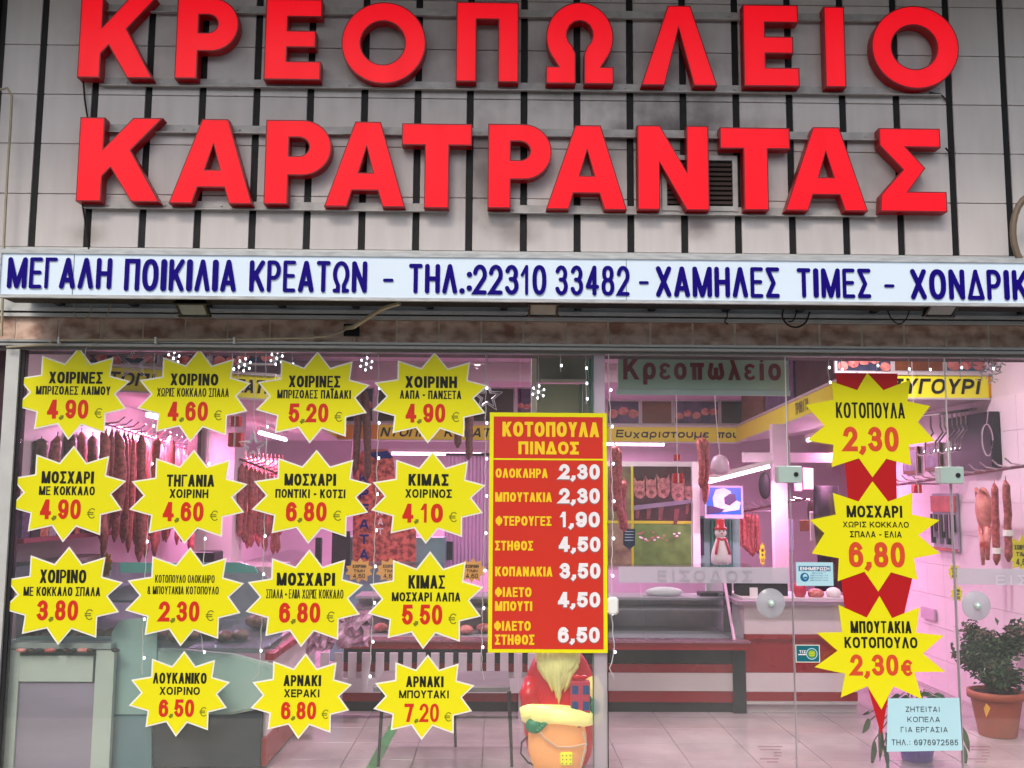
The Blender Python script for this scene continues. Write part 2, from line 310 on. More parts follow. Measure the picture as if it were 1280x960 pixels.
# ---------------------------------------------------------------- stroke lettering
def arc(cx,cy,rx,ry,a0,a1,n=10):
    return [(cx+rx*math.cos(R(a0+(a1-a0)*i/n)),cy+ry*math.sin(R(a0+(a1-a0)*i/n))) for i in range(n+1)]
RING=('O',[(.5+.5*math.copysign(abs(math.cos(t))**.86,math.cos(t)),.5+.5*math.copysign(abs(math.sin(t))**.86,math.sin(t))) for t in [2*math.pi*i/24 for i in range(24)]])
def p(*a): return ('P',list(a))
def d(a,b): return ('D',[a,b])
BOWL=[(0,1)]+[(.5,1)]+arc(.5,.72,.5,.28,80,-80,9)+[(.5,.44),(0,.44)]
G={
'Α':(.95,[d((0,0),(.5,1)),d((1,0),(.5,1)),p((.3,.24),(.7,.24))]),'Λ':(.92,[d((0,0),(.5,1)),d((1,0),(.5,1))]),
'Δ':(.98,[d((0,0),(.5,1)),d((1,0),(.5,1)),p((0,0),(1,0))]),'Χ':(.92,[d((0,0),(1,1)),d((1,0),(0,1))]),
'Κ':(.92,[p((0,0),(0,1)),d((0,.3),(1,1)),d((1,0),(.3,.62))]),'Ν':(.92,[p((0,0),(0,1)),p((1,0),(1,1)),d((0,1),(1,0))]),
'Μ':(1.15,[p((0,0),(0,1)),p((1,0),(1,1)),d((0,1),(.5,0)),d((1,1),(.5,0))]),
'Σ':(.82,[p((0,1),(1,1)),p((0,0),(1,0)),d((0,1),(.6,.48)),d((0,0),(.6,.48))]),
'Ζ':(.8,[p((0,1),(1,1)),p((0,0),(1,0)),d((0,0),(1,1))]),
'Υ':(.9,[d((0,1),(.5,.4)),d((1,1),(.5,.4)),p((.5,0),(.5,.42))]),
'Φ':(1.05,[p((.5,0),(.5,1)),('O',[(x,.5+(y-.5)*.72) for x,y in RING[1]])]),
'Ω':(1.0,[p(*([(0,0),(.26,0),(.26,.2)]+arc(.5,.6,.5,.4,222,-42,16)+[(.74,.2),(.74,0),(1,0)]))]),
'Ρ':(.82,[p((0,0),(0,1)),p(*BOWL)]),'Ο':(.98,[RING]),'Ε':(.76,[p((0,0),(0,1)),p((0,1),(1,1)),p((0,0),(1,0)),p((0,.52),(.9,.52))]),
'Η':(.92,[p((0,0),(0,1)),p((1,0),(1,1)),p((0,.5),(1,.5))]),'Ι':(.34,[p((.5,0),(.5,1))]),'Ϊ':(.5,[p((.5,0),(.5,1)),p((-.1,1.25),(-.1,1.26)),p((1.1,1.25),(1.1,1.26))]),
'Θ':(.98,[RING,p((.22,.5),(.78,.5))]),'Π':(.92,[p((0,0),(0,1),(1,1),(1,0))]),'Τ':(.84,[p((0,1),(1,1)),p((.5,0),(.5,1))]),'Γ':(.72,[p((0,0),(0,1),(1,1))]),
'Β':(.85,[p((0,0),(0,1)),p(*([(0,1),(.5,1)]+arc(.5,.77,.42,.23,80,-80,7)+[(.5,.54),(0,.54)])),p(*([(.5,.54)]+arc(.5,.27,.5,.27,80,-80,7)+[(.5,0),(0,0)]))]),
'0':(.78,[RING]),'1':(.55,[p((.65,0),(.65,1)),d((.0,.68),(.65,1))]),
'2':(.78,[p(*(arc(.5,.7,.5,.3,170,-30,12)+[(0,0),(1,0)]))]),
'3':(.78,[p(*(arc(.48,.75,.45,.25,160,-70,10)+[(.4,.53)])),p(*([(.4,.53)]+arc(.5,.27,.5,.27,70,-160,11)))]),
'4':(.82,[p((.72,0),(.72,1)),p((0,.26),(1,.26)),d((0,.26),(.72,1))]),
'5':(.78,[p((.95,1),(.15,1),(.06,.5)),p(*([(.06,.5)]+arc(.5,.32,.5,.32,130,-155,14)))]),
'6':(.78,[('O',[(x,y*.62) for x,y in RING[1]]),p(*([(0,.36)]+arc(.5,.6,.5,.4,178,38,10)))]),
'7':(.74,[p((0,1),(1,1)),d((.3,0),(1,1))]),
'8':(.78,[('O',[(.07+x*.86,.53+y*.47) for x,y in RING[1]]),('O',[(x,y*.53) for x,y in RING[1]])]),
'9':(.78,[('O',[(x,.38+y*.62) for x,y in RING[1]]),p(*([(1,.64)]+arc(.5,.4,.5,.4,-2,-142,10)))]),
',':(.32,[p((.6,.02),(.6,-.05),(.15,-.16))]),'.':(.3,[p((.5,0),(.5,.01))]),':':(.3,[p((.5,.12),(.5,.13)),p((.5,.68),(.5,.69))]),
'-':(.5,[p((.1,.42),(.9,.42))]),'–':(.6,[p((0,.46),(1,.46))]),' ':(.38,[]),
'&':(.9,[('O',[(.15+x*.55,.55+y*.45) for x,y in RING[1]]),('O',[(x*.8,y*.5) for x,y in RING[1]]),p((.45,.5),(1,0))]),
'€':(.85,[p(*arc(.6,.5,.5,.5,50,310,14)),p((-.02,.6),(.75,.6)),p((-.02,.4),(.75,.4))]),
'ρ':(.72,[p((0,-.28),(0,.36)),('O',[(x,y*.7) for x,y in RING[1]])]),'ο':(.72,[('O',[(x,y*.7) for x,y in RING[1]])]),
'ε':(.62,[p(*(arc(.55,.53,.5,.17,40,260,8))),p(*(arc(.55,.18,.55,.18,100,320,8)))]),
'π':(.78,[p((0,.7),(1,.7)),p((.2,0),(.2,.7)),p((.8,0),(.8,.7))]),
'ω':(.95,[p(*([(.12,.7)]+arc(.26,.25,.26,.25,170,350,10)+[(.5,.45)])),p(*([(.5,.45)]+arc(.74,.25,.26,.25,190,370,10)+[(.88,.7)]))]),
'λ':(.72,[d((.15,1),(1,0)),d((0,0),(.5,.62))]),'ι':(.3,[p((.5,0),(.5,.7))]),'ί':(.34,[p((.5,0),(.5,.7)),d((.4,.88),(.9,1.12))]),
'υ':(.7,[p(*([(0,.7),(0,.3)]+arc(.5,.3,.5,.3,190,350,9)+[(1,.3),(1,.7)]))]),
'χ':(.72,[d((0,-.25),(1,.7)),d((1,-.25),(0,.7))]),'α':(.74,[('O',[(x*.9,y*.7) for x,y in RING[1]]),p((.95,0),(.95,.7))]),
'σ':(.75,[('O',[(x*.9,y*.7) for x,y in RING[1]]),p((.5,.7),(1.05,.7))]),'τ':(.6,[p((0,.7),(1,.7)),p((.5,0),(.5,.7))]),
'μ':(.75,[p((0,-.28),(0,.7)),p(*([(0,.3)]+arc(.5,.3,.5,.3,190,350,9)+[(1,.3)])),p((1,0),(1,.7))]),
}
def ribbon(pts,t,closed=False,rnd=False,cap=True):
    P2=[Vector(q) for q in pts]
    Q=[P2[0]]
    for q in P2[1:]:
        if (q-Q[-1]).length>1e-6: Q.append(q)
    n=len(Q); h=t/2
    if n==1: Q.append(Q[0]+Vector((1e-5,0))); n=2
    if cap and not closed and not rnd:
        a=(Q[0]-Q[1]).normalized(); b=(Q[-1]-Q[-2]).normalized(); Q[0]=Q[0]+a*h; Q[-1]=Q[-1]+b*h
    L=[];Rr=[]
    for i in range(n):
        if closed: a=(Q[i]-Q[i-1]).normalized(); b=(Q[(i+1)%n]-Q[i]).normalized()
        else:
            a=(Q[i]-Q[i-1]).normalized() if i else None; b=(Q[i+1]-Q[i]).normalized() if i<n-1 else None
            a=a or b; b=b or a
        na=Vector((-a.y,a.x)); nb=Vector((-b.y,b.x)); m=(na+nb)
        m=m.normalized() if m.length>1e-3 else na
        k=h/max(.35,m.dot(na)); L.append(Q[i]+m*k); Rr.append(Q[i]-m*k)
    polys=[]
    rng=range(n) if closed else range(n-1)
    for i in rng: j=(i+1)%n; polys.append([L[i],Rr[i],Rr[j],L[j]])
    if rnd and not closed:
        for q,o in ((Q[0],Q[0]-Q[1]),(Q[-1],Q[-1]-Q[-2])):
            a0=math.atan2(o.y,o.x); polys.append([q+Vector((math.cos(a0+x),math.sin(a0+x)))*h for x in [(-90+i*22.5)*math.pi/180 for i in range(9)]])
    return polys
def text_polys(s,W,H,weight=.2,rnd=False,track=.13,slant=0):
    tot=sum(G[c][0] for c in s)+track*(len(s)-1); u=W/tot; out=[]; x=0
    for c in s:
        gw=G[c][0]*u; t=min(weight*H,gw*((.25 if c in 'ΜΩΔ' else .31) if (rnd or gw<.5*H) else .29 if c in 'ΜΩ' else .36) if c not in 'ΙΪ.,:ιί-' else weight*H)
        for kind,pts in G[c][1]:
            if c in 'ΙΪ.,:ιί' : mp=lambda q,x=x,gw=gw,t=t:(x+gw/2+(q[0]-.5)*gw*.6,t/2+q[1]*(H-t))
            else: mp=lambda q:(x+t/2+q[0]*(gw-t),t/2+q[1]*(H-t))
            if kind=='D' and not rnd:
                (ax,ay),(bx,by)=pts
                tt=t*.97
                # horizontal-cut diagonal
                full=lambda v:(v*H if v in(0,1) else t/2+v*(H-t))
                ya,yb=full(ay),full(by); dx0=(bx-ax)*(gw-t); th=tt/2*math.hypot(dx0,yb-ya)/max(1e-6,abs(yb-ya)); th=min(th,gw*(.2 if c in 'ΑΛΜΝλΔ' else .22 if c in 'ΚΧΥΣ' else .25))
                mx=lambda uu:x+th+uu*(gw-2*th)
                xa,xb=mx(ax),mx(bx)
                out.append([[Vector((xa-th,ya)),Vector((xa+th,ya)),Vector((xb+th,yb)),Vector((xb-th,yb))]])
            else:
                out.append(ribbon([mp(q) for q in pts],t,closed=(kind=='O'),rnd=rnd))
        x+=gw+track*u
    if slant: out=[[[Vector((q.x+q.y*slant,q.y)) for q in pl] for pl in grp] for grp in out]
    return out
def put_text(mb,s,org,ux,uz,W,H,weight=.2,rnd=False,track=.13,slant=0,nrm=None,step=.00012,lift=0):
    """org lower-left corner; ux, uz unit directions; nrm towards the viewer"""
    ux=Vector(ux);uz=Vector(uz);nrm=Vector(nrm) if nrm is not None else Vector((0,-1,0)); org=Vector(org)
    k=0
    for grp in text_polys(s,W,H,weight,rnd,track,slant):
        off=lift+step*(k%7); k+=1
        for pl in grp:
            mb.add([org+ux*q.x+uz*q.y+nrm*off for q in pl],[tuple(range(len(pl)))])
    return mb
def fit(mb,s,x0,y0,x1,y1,Y,weight=.2,rot=0,**k):
    a=P(x0,(y0+y1)/2,Y); b=P(x1,(y0+y1)/2,Y); c=P((x0+x1)/2,y1,Y); d_=P((x0+x1)/2,y0,Y)
    H=d_.z-c.z; W=b.x-a.x; cx=(a.x+b.x)/2; cz=(c.z+d_.z)/2
    ux=Vector((math.cos(rot),0,math.sin(rot))); uz=Vector((-math.sin(rot),0,math.cos(rot)))
    org=Vector((cx,Y,cz))-ux*W/2-uz*H/2
    return put_text(mb,s,org,ux,uz,W,H,weight,**k)
# ================================================================ STRUCTURE
def struct(name,mb,m,parent=None):
    o=mb.build(name,m,parent)
    if parent is None: o['kind']='structure'
    return o
struct('street',MB().box(-60,60,-60,-1.6,-.4,-.16),STREET)
struct('pavement',MB().box(-60,60,-1.6,-.03,-.4,-.02),PAVE)
floor=struct('floor',MB().box(-4.4,5.4,-.03,9,-.4,-.006),FGR)
me=None
TS=.42
for i in range(16):
    for j in range(13):
        x=-2.6+i*TS; y=-.02+j*TS
        if x>4.2: continue
        if me is None:
            o=MB().bbox(.003,TS-.003,-.0,.006,.003,TS-.003,.0015)
            # lay flat: swap y/z
            o.v=[(a,c,-b) for a,b,c in o.v]
            ob=o.build('floor_tile',FLOORT,floor); me=ob.data; ob.location=(x,y,0)
        else:
            ob=bpy.data.objects.new('floor_tile',me); COL.objects.link(ob); ob.parent=floor; ob.location=(x,y,0)
tag(MB().add([(PZ(463,960,.003).x-.03,.05,.003),(PZ(463,960,.003).x+.035,.05,.003),(PZ(489,915,.003).x+.035,1.45,.003),(PZ(489,915,.003).x-.03,1.45,.003)],[(0,1,2,3)]).build('floor_marking_tape',mat('green_floor_tape',(58,140,78),.5,noise=.1)),'green tape stripe stuck along the shop floor beside the left counter','floor tape')
# shop shell
lw_=struct('side_wall',MB().box(-3.4,-3.2,.06,9,-.02,3.2),WALLP)
rw_=struct('right_wall',MB().box(3.71,4.0,.06,4.1,-.02,3.2),WALLP)
struct('back_wall',MB().box(-3.4,5.2,8.2,8.4,-.02,3.2),WALLP)
struct('far_side_wall',MB().box(5.0,5.2,4.1,8.2,-.02,3.2),WALLP)
struct('return_wall',MB().box(4.0,5.2,3.98,4.1,-.02,3.2),WALLP)
ceil=struct('ceiling',MB().box(-3.4,5.2,.04,8.4,3.0,3.2),CEIL)
struct('ceiling_beam',MB().box(-3.2,5.0,4.4,4.7,2.8,2.998),CEIL)
# right wall tiles
tm=None
for i in range(12):
    for j in range(9):
        y=.15+i*.32; z=.02+j*.26
        if y>3.8: continue
        if tm is None:
            b=MB().box(-.008,0,.0015,.3185,.0015,.2585); ob=b.build('wall_tile',PINKW,rw_); tm=ob.data; ob.location=(3.71,y,z)
        else:
            ob=bpy.data.objects.new('wall_tile',tm); COL.objects.link(ob); ob.parent=rw_; ob.location=(3.71,y,z)
WX=3.702
# front of the building
Yf=0.0
fw=struct('facade_wall',MB().box(-6,-3.02,.02,.3,-.02,6).box(3.75,7,.02,.3,-.02,6).box(-3.02,3.75,.055,.3,2.47,6),mat('facade_render',(90,86,84),.8,noise=.15,scale=3))
struct('balcony_slab',MB().box(-7,7,-1.6,.02,5.15,5.35).box(-7,7,-1.6,-1.52,5.35,6.2),mat('balcony_render',(150,146,140),.8,noise=.1,scale=2))
# ---- cladding: white panels between black strips
clad=thing('facade_cladding','pale grey panel cladding with black vertical strips behind the red letters','cladding',(0,.05,2.8))
zb,zt=P(640,318,.02).z,4.95
MB().box(-3.12,3.7,.03,.05,zb-.1,zt).build('black_backing',BLACK,clad)
xs=[P(42,310,.03).x]; sp=[42,111,179,247.5,316,384,452.5,520,586,654,721,788,855,922,989.5,1056.5,1124.5,1192,1261.5,1330]
# perspective removes the lean; take x from the foot of each strip
strip=[P(u,306,.02).x for u in sp]
zj=[P(640,v,.02).z for v in (316,250,188,127,66,5,-56)]
pm={}
def panel(x0,x1,z0,z1):
    w_,h_=round(x1-x0,3),round(z1-z0,3)
    k=(w_,h_)
    if k not in pm:
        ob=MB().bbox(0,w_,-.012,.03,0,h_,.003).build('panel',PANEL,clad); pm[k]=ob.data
    else:
        ob=bpy.data.objects.new('panel',pm[k]); COL.objects.link(ob); ob.parent=clad
    ob.location=Vector((x0,0,z0))-PW[clad.name]
edges=[-3.06]+strip
VENTX=(P(822,200,.02).x,P(918,200,.02).x)
for i in range(len(edges)-1):
    a=edges[i]+(.021 if i else 0); b=edges[i+1]-.021
    a,b=round(a,3),round(b,3)
    for j in range(len(zj)-1):
        z0,z1=zj[j]+.002,zj[j+1]-.002
        if j==0 : z0=zj[0]+.002
        panel(a,b,z0,z1)
for x in strip:
    MB().box(x-.019,x+.019,-.004,.03,zj[0],zt).build('strip',BLACK,clad)
# louvred vent seen behind the N
v0=P(826,196,.0); v1=P(921,262,.0)
vent=thing('louvre_vent','small grey framed louvre vent with dark slats behind the letters N and T','vent',(v0.x,-.02,v1.z))
vm=MB(); x0,x1,z0,z1=v0.x,v1.x,v1.z-.02,v0.z
vm.box(x0,x0+.03,-.035,-.012,z0,z1).box(x1-.03,x1,-.035,-.012,z0,z1).box(x0+.03,x1-.03,-.035,-.012,z1-.03,z1).box(x0+.03,x1-.03,-.035,-.012,z0,z0+.03)
vm.build('frame',GALV,vent)
MB().box(x0+.03,x1-.03,-.016,-.012,z0+.03,z1-.03).build('vent_opening',BLACK,vent)
sm=None
for k in range(9):
    zz=z0+.045+k*(z1-z0-.08)/9
    if sm is None:
        o=MB().add([(x0+.03,-.03,0),(x1-.03,-.03,0),(x1-.03,-.018,.022),(x0+.03,-.018,.022),(x0+.03,-.026,-.002),(x1-.03,-.026,-.002),(x1-.03,-.014,.02),(x0+.03,-.014,.02)],[(0,1,2,3),(4,7,6,5),(0,4,5,1),(2,6,7,3)]).build('slat',mat('vent_slat_brown',(70,56,52),.5,noise=.1),vent); sm=o.data
    else:
        o=bpy.data.objects.new('slat',sm); COL.objects.link(o); o.parent=vent
    o.location=Vector((0,0,zz))-PW[vent.name]
# dark gap and pipe at the left edge
tag(MB().box(-3.35,-3.1,-.06,.0,2.3,5).build('dark_corner_post',BLACK),'dark vertical post at the left edge of the facade beside the pale panels','post')
a=P(2,118,-.1); pts=[P(0,112,-.1),P(9,110,-.1),P(15,120,-.1),P(13,160,-.1),P(9,220,-.1),P(5,300,-.1),P(2,420,-.1)]
tag(MB().tube(pts,.008,6).build('conduit_pipe',BEIGE),'thin pale conduit hanging down the dark post at the left edge','pipe')
# ---- rails for the two rows
def inset(L,dd):
    n=len(L); A=sum(L[i][0]*L[(i+1)%n][1]-L[(i+1)%n][0]*L[i][1] for i in range(n)); sgn=1 if A>0 else -1
    out=[]
    for i in range(n):
        p0,p1,p2=Vector(L[i-1]),Vector(L[i]),Vector(L[(i+1)%n]); a=(p1-p0).normalized(); b=(p2-p1).normalized()
        na=Vector((-a.y,a.x))*sgn; nb=Vector((-b.y,b.x))*sgn; m=(na+nb).normalized(); k=dd/max(.4,m.dot(na)); q=p1+m*k; out.append((q.x,q.y))
    return out
def ringpts(cx,cy,rx,ry,n=44): return [(cx+rx*math.cos(2*math.pi*i/n),cy+ry*math.sin(2*math.pi*i/n)) for i in range(n)]
LT={ # outlines in a unit box
'Κ':[[(0,0),(.30,0),(.30,.30),(.395,.40),(.66,0),(1,0),(.63,.61),(1,1),(.64,1),(.30,.63),(.30,1),(0,1)]],
'Ρ':[[(0,0),(.36,0),(.36,.34)]+[(.56,.34)]+arc(.56,.67,.44,.33,-80,80,14)+[(.56,1),(0,1)],[(.36,.57)]+[(.5,.57)]+arc(.5,.68,.16,.11,-80,80,8)+[(.5,.79),(.36,.79)]],
'Ε':[[(0,0),(1,0),(1,.23),(.40,.23),(.40,.40),(.9,.40),(.9,.61),(.40,.61),(.40,.78),(1,.78),(1,1),(0,1)]],
'Ο':[ringpts(.5,.5,.5,.5),ringpts(.49,.5,.26,.265)],
'Π':[[(0,0),(.33,0),(.33,.78),(.67,.78),(.67,0),(1,0),(1,1),(0,1)]],
'Ω':[[(0,0),(.44,0),(.44,.37)]+arc(.5,.60,.19,.17,235,-55,12)+[(.56,.37),(.56,0),(1,0),(1,.21),(.82,.21)]+arc(.5,.57,.5,.43,-32,212,30)+[(.18,.21),(0,.21)]],
'Λ':[[(0,0),(.34,0),(.50,.66),(.64,.66)] and [(0,0),(.31,0),(.50,.72),(.69,0),(1,0),(.66,1),(.36,1)]],
'Ι':[[(0,0),(1,0),(1,1),(0,1)]],
'Α':[[(0,0),(.28,0),(.34,.19),(.66,.19),(.72,0),(1,0),(.68,1),(.36,1)],[(.42,.40),(.595,.40),(.51,.70)]],
'Τ':[[(.33,0),(.68,0),(.68,.74),(1,.74),(1,1),(0,1),(0,.74),(.33,.74)]],
'Ν':[[(0,0),(.31,0),(.31,.56),(.68,0),(1,0),(1,1),(.69,1),(.69,.45),(.32,1),(0,1)]],
'Σ':[[(0,0),(1,0),(1,.24),(.43,.24),(.70,.52),(.42,.77),(.94,.77),(.94,1),(.02,1),(.02,.79),(.36,.50),(.02,.20)]],
}
LF=-.10; LD=.075   # front face plane and casing depth
NM={'Κ':'K','Ρ':'P shaped rho','Ε':'E','Ο':'round O','Π':'pi shaped','Ω':'omega','Λ':'lambda','Ι':'I','Α':'A','Τ':'T','Ν':'N','Σ':'sigma'}
def row(name,label,letters,rails,Y=LF):
    t=thing(name,label,'sign lettering',(0,Y,P(640,letters[0][4],Y).z))
    for (u0,u1,v0_,v1_) in rails:
        a=P(u0,v0_,-.03); b=P(u1,v1_,-.03)
        rb=MB(); c0=Vector((a.x,-.03,a.z)); zz=(a.z+b.z)/2 if False else a.z
        rb.box(a.x,b.x,-.028,-.016,zz-.026,zz+.026).box(a.x,b.x,-.05,-.028,zz-.030,zz-.024)
        n=int((b.x-a.x)/.34)
        for k in range(n): rb.tube([(a.x+.15+k*.34,-.029,zz),(a.x+.15+k*.34,-.034,zz)],.008,6)
        rb.build('rail',GALV,t)
    for ch,u0,u1,v0_,v1_ in letters:
        a=P(u0,(v0_+v1_)/2,Y); b=P(u1,(v0_+v1_)/2,Y); c=P((u0+u1)/2,v1_,Y); d_=P((u0+u1)/2,v0_,Y)
        L=at(LT[ch],b.x-a.x,d_.z-c.z,a.x,c.z)
        ins=[inset(L[0],.008)]+[inset(h,-.008) for h in L[1:]]
        fm=MB(); fm.prism(ins,Y-.0015,Y+.02)
        f=fm.build('letter',RED,t); f['label']='red letter '+NM[ch]+' face'
        cm=MB(); cm.prism(L,Y,Y+LD,front=True,back=True)
        cm.build('casing',REDS,f)
    return t
row('channel_letter_sign','upper row of big glossy red letters spelling the butcher shop word','Κ Ρ Ε'.split() and [('Κ',99,193,-3,97.5),('Ρ',220,298,-2.5,98.5),('Ε',331,402,-1,99.8),('Ο',426.7,532.5,2.7,104.8),('Π',570,648.4,2.7,102.4),('Ω',682.6,767,2.9,104.8),('Λ',801,896,7,107),('Ε',929,998.5,6,108),('Ι',1030.7,1056.6,8.4,109),('Ο',1089.5,1198.7,7.4,111)],[(128,1175,102,112),(128,1175,10,20)])
row('channel_letter_sign','lower row of big glossy red letters spelling the owner surname',[('Κ',97.4,201.5,147,252),('Α',213,317,148.8,254.6),('Ρ',331,414,150,255.3),('Α',406.4,507.3,152,258.6),('Τ',501.6,589.6,154.5,260),('Ρ',609.7,689.7,155,260.5),('Α',682.6,783.4,156.5,262),('Ν',796.8,886.3,157,262.5),('Τ',900.4,988.4,159.5,262.7),('Α',980.3,1083.4,159,263.7),('Σ',1098.6,1182,160.5,264.7)],[(104,560,255,262),(610,1095,261,268),(128,430,160,165),(430,1150,163,170)])
for pts,lb in (([P(104,100,-.04),P(106,125,-.03),P(110,150,-.05)],'short dark cable joining the first letters of the two red rows'),
    ([P(103,255,-.05),P(107,280,-.03),P(111,312,-.02)],'dark cable dropping below the lower row first letter'),
    ([P(1162,116,-.05),P(1176,118,-.03),P(1185,127,-.02)],'dark cable behind the last round letter of the upper row'),
    ([P(1182,185,-.05),P(1188,192,-.03),P(1190,205,-.02)],'dark cable at the right end of the lower row')):
    tag(MB().tube(pts,.006,6).build('cable',WIRE),lb,'cable')
# ---- long light box sign
YB=-.40
def lb_z(v): return P(640,v,YB).z
zt_,zb_=lb_z(320),lb_z(376)
BXL,BXR=P(-2,345,YB).x,P(1420,345,YB).x
ls=thing('light_box_sign','long white box sign with rounded navy blue letters over the shop window','sign',(0,YB,zb_))
MB().box(BXL,BXR,YB+.004,YB+.2,zb_+.012,zt_-.012).build('sign_body',BOXW,ls)
fr=MB(); fr.box(BXL-.004,BXR,YB-.004,YB+.21,zt_-.012,zt_+.014).box(BXL-.004,BXR,YB-.004,YB+.02,zb_-.006,zb_+.012).box(BXL-.006,BXL+.012,YB-.006,YB+.21,zb_+.0125,zt_-.0125); fr.build('rim',BOXF,ls)
words=[('ΜΕΓΑΛΗ',9.4,140,322,361),('ΠΟΙΚΙΛΙΑ',155.5,295.6,324,364.3),('ΚΡΕΑΤΩΝ',311.7,459,326,365.5),('–',478.7,492,330,368),('ΤΗΛ.:',511,589.8,330,367),('22310',591,683,331,368.5),('33482',693.7,787,332,369.5),('–',798.5,811,333,371),('ΧΑΜΗΛΕΣ',819.7,974.3,333.5,371.8),('ΤΙΜΕΣ',996,1088.5,335.5,372.5),('–',1105,1118,337,375),('ΧΟΝΔΡΙΚΗ',1137.9,1308,337,375)]
for s,x0,x1,y0,y1 in words:
    wm=MB(); fit(wm,s,x0,y0,x1,y1,YB,.185,rnd=True,lift=.0015,step=.0003,track=.14 if s!='22310' else .1)
    wm.build('lettering',BLUE,ls)
for u in (783,91):
    q=P(u,350,YB); MB().box(q.x-.0015,q.x+.0015,YB+.001,YB+.003,zb_+.012,zt_-.012).build('panel_joint',mat('joint_grey',(120,124,135),.6,noise=.1),ls)
MB().box(BXL,BXR,YB+.0205,YB+.205,zb_+.002,zb_+.0115).build('underside',BLACK,ls)
# brackets and lights under the box
br=MB()
for u in range(60,1300,95):
    q=P(u,382,-.2); br.box(q.x-.02,q.x+.02,YB+.21,0,zb_+.02,zb_+.05)
br.box(BXL,BXR,-.17,.0,zb_+.055,zb_+.065); 
br.build('mounting_bracket',DARK,ls)
light_gaps=[(42,70),(180,200),(270,300),(340,350),(1028,1048),(1062,1075),(1092,1122),(1218,1258)]  # white strips painted where light shows through gaps behind the box
for a_,b_ in light_gaps:
    q0=P(a_,381,-.19);q1=P(b_,381,-.19)
    MB().box(q0.x,q1.x,-.195,-.172,zb_+.022,zb_+.034).build('light_gap_strip',WHITE,ls)
for u,lb in ((241,'leftmost of three small black floodlights under the white box sign'),(679,'middle of three small black floodlights under the white box sign'),(1177,'rightmost of three small black floodlights under the white box sign')):
    q=P(u,386,-.3); fl=thing('floodlight',lb,'floodlight',(q.x,-.3,q.z),'floodlights under the box sign')
    rot=Matrix.Rotation(R(-28),3,'X')
    def rb(mb,c,d_):
        m0=MB().cbox((0,0,0),d_); mb.add([rot@(Vector(v)+Vector(c))+q for v in m0.v],m0.f)
    m1=MB(); rb(m1,(0,0,.01),(.17,.12,.025)); rb(m1,(0,-.057,-.008),(.19,.012,.012)); rb(m1,(0,.057,-.008),(.19,.012,.012)); rb(m1,(-.08,0,-.008),(.012,.10,.012)); rb(m1,(.08,0,-.008),(.012,.10,.012)); rb(m1,(0,.06,.035),(.05,.03,.03))
    m1.build('housing',mat('floodlight_black',(20,20,22),.4,noise=.1),fl)
    m2=MB(); rb(m2,(0,0,-.005),(.146,.10,.004)); m2.build('lens',mat('floodlight_lens',(140,146,146),.15,noise=.1),fl)
# lintel: white rails, tan tiles, grey shutter frame
l0,l1=P(640,392,-.0).z,P(640,399,0).z
rl=MB()
z1_=P(640,391,-.03).z; z2_=P(640,395,-.03).z; z3_=P(640,400,-.03).z
rl.box(-3.3,3.7,-.05,0,z2_+.003,z1_+.004).box(-3.3,3.7,-.04,0,z3_-.004,z2_-.008)
rl.box(-3.3,3.7,-.02,.02,z1_+.006,zj[0]-.002)
tag(rl.build('lintel_rail',ALUL),'double pale metal rail running above the row of tan tiles','rail')
tz1,tz0=P(640,401,-.01).z-.004,P(640,430,-.01).z
tr=thing('tile_band','row of brownish tan stone tiles above the shop window','tile band',(0,-.01,tz0))
MB().box(-3.3,3.7,-.0085,.02,tz0,tz1).build('grout_bed',GROUT,tr)
tp=[P(u,415,-.01).x for u in [20+52.9*k for k in range(-1,26)]]
tmesh=None
for x in tp[:-1]:
    wd=tp[1]-tp[0]
    if tmesh is None:
        o=MB().bbox(.0045,wd-.0045,-.012,.0,.002,tz1-tz0-.002,.002).build('tile',TILE,tr); tmesh=o.data
    else:
        o=bpy.data.objects.new('tile',tmesh); COL.objects.link(o); o.parent=tr
    o.location=Vector((x,0,tz0))-PW[tr.name]
# shop front frame
OPT=P(640,439,0).z
ff=thing('shopfront_frame','grey metal frame head and left jamb around the big shop window','window frame',(0,0,0))
f=MB(); za=tz0-.002; zb2=OPT
hh=(za-zb2)
f.box(-3.3,3.7,-.05,.03,za-.014,za)
f.box(-3.3,3.7,-.035,.03,za-.022,za-.0145)
f.box(-3.3,3.7,-.045,.03,za-.036,za-.0225)
f.build('frame_head',ALU,ff)
f=MB(); f.box(-3.3,3.7,-.015,.05,zb2-.004,za-.0365).box(-3.3,3.7,-.01,.05,zb2-.016,zb2-.0045); f.build('frame_head',ALUD,ff)
jx0,jx1=P(2,700,-.03).x,P(21,700,0).x
jl=P(3,600,-.02).x; jr=P(18,600,-.02).x
MB().box(jl-.02,jr-.012,-.03,.04,-.1,zb2-.017).build('frame_jamb',ALUL,ff)
MB().box(jr-.0115,jr+.012,-.012,.04,-.1,zb2-.017).build('frame_jamb',DARK,ff)
MB().box(3.42,3.7,-.03,.04,-.1,zb2-.017).build('frame_jamb',ALUL,ff)
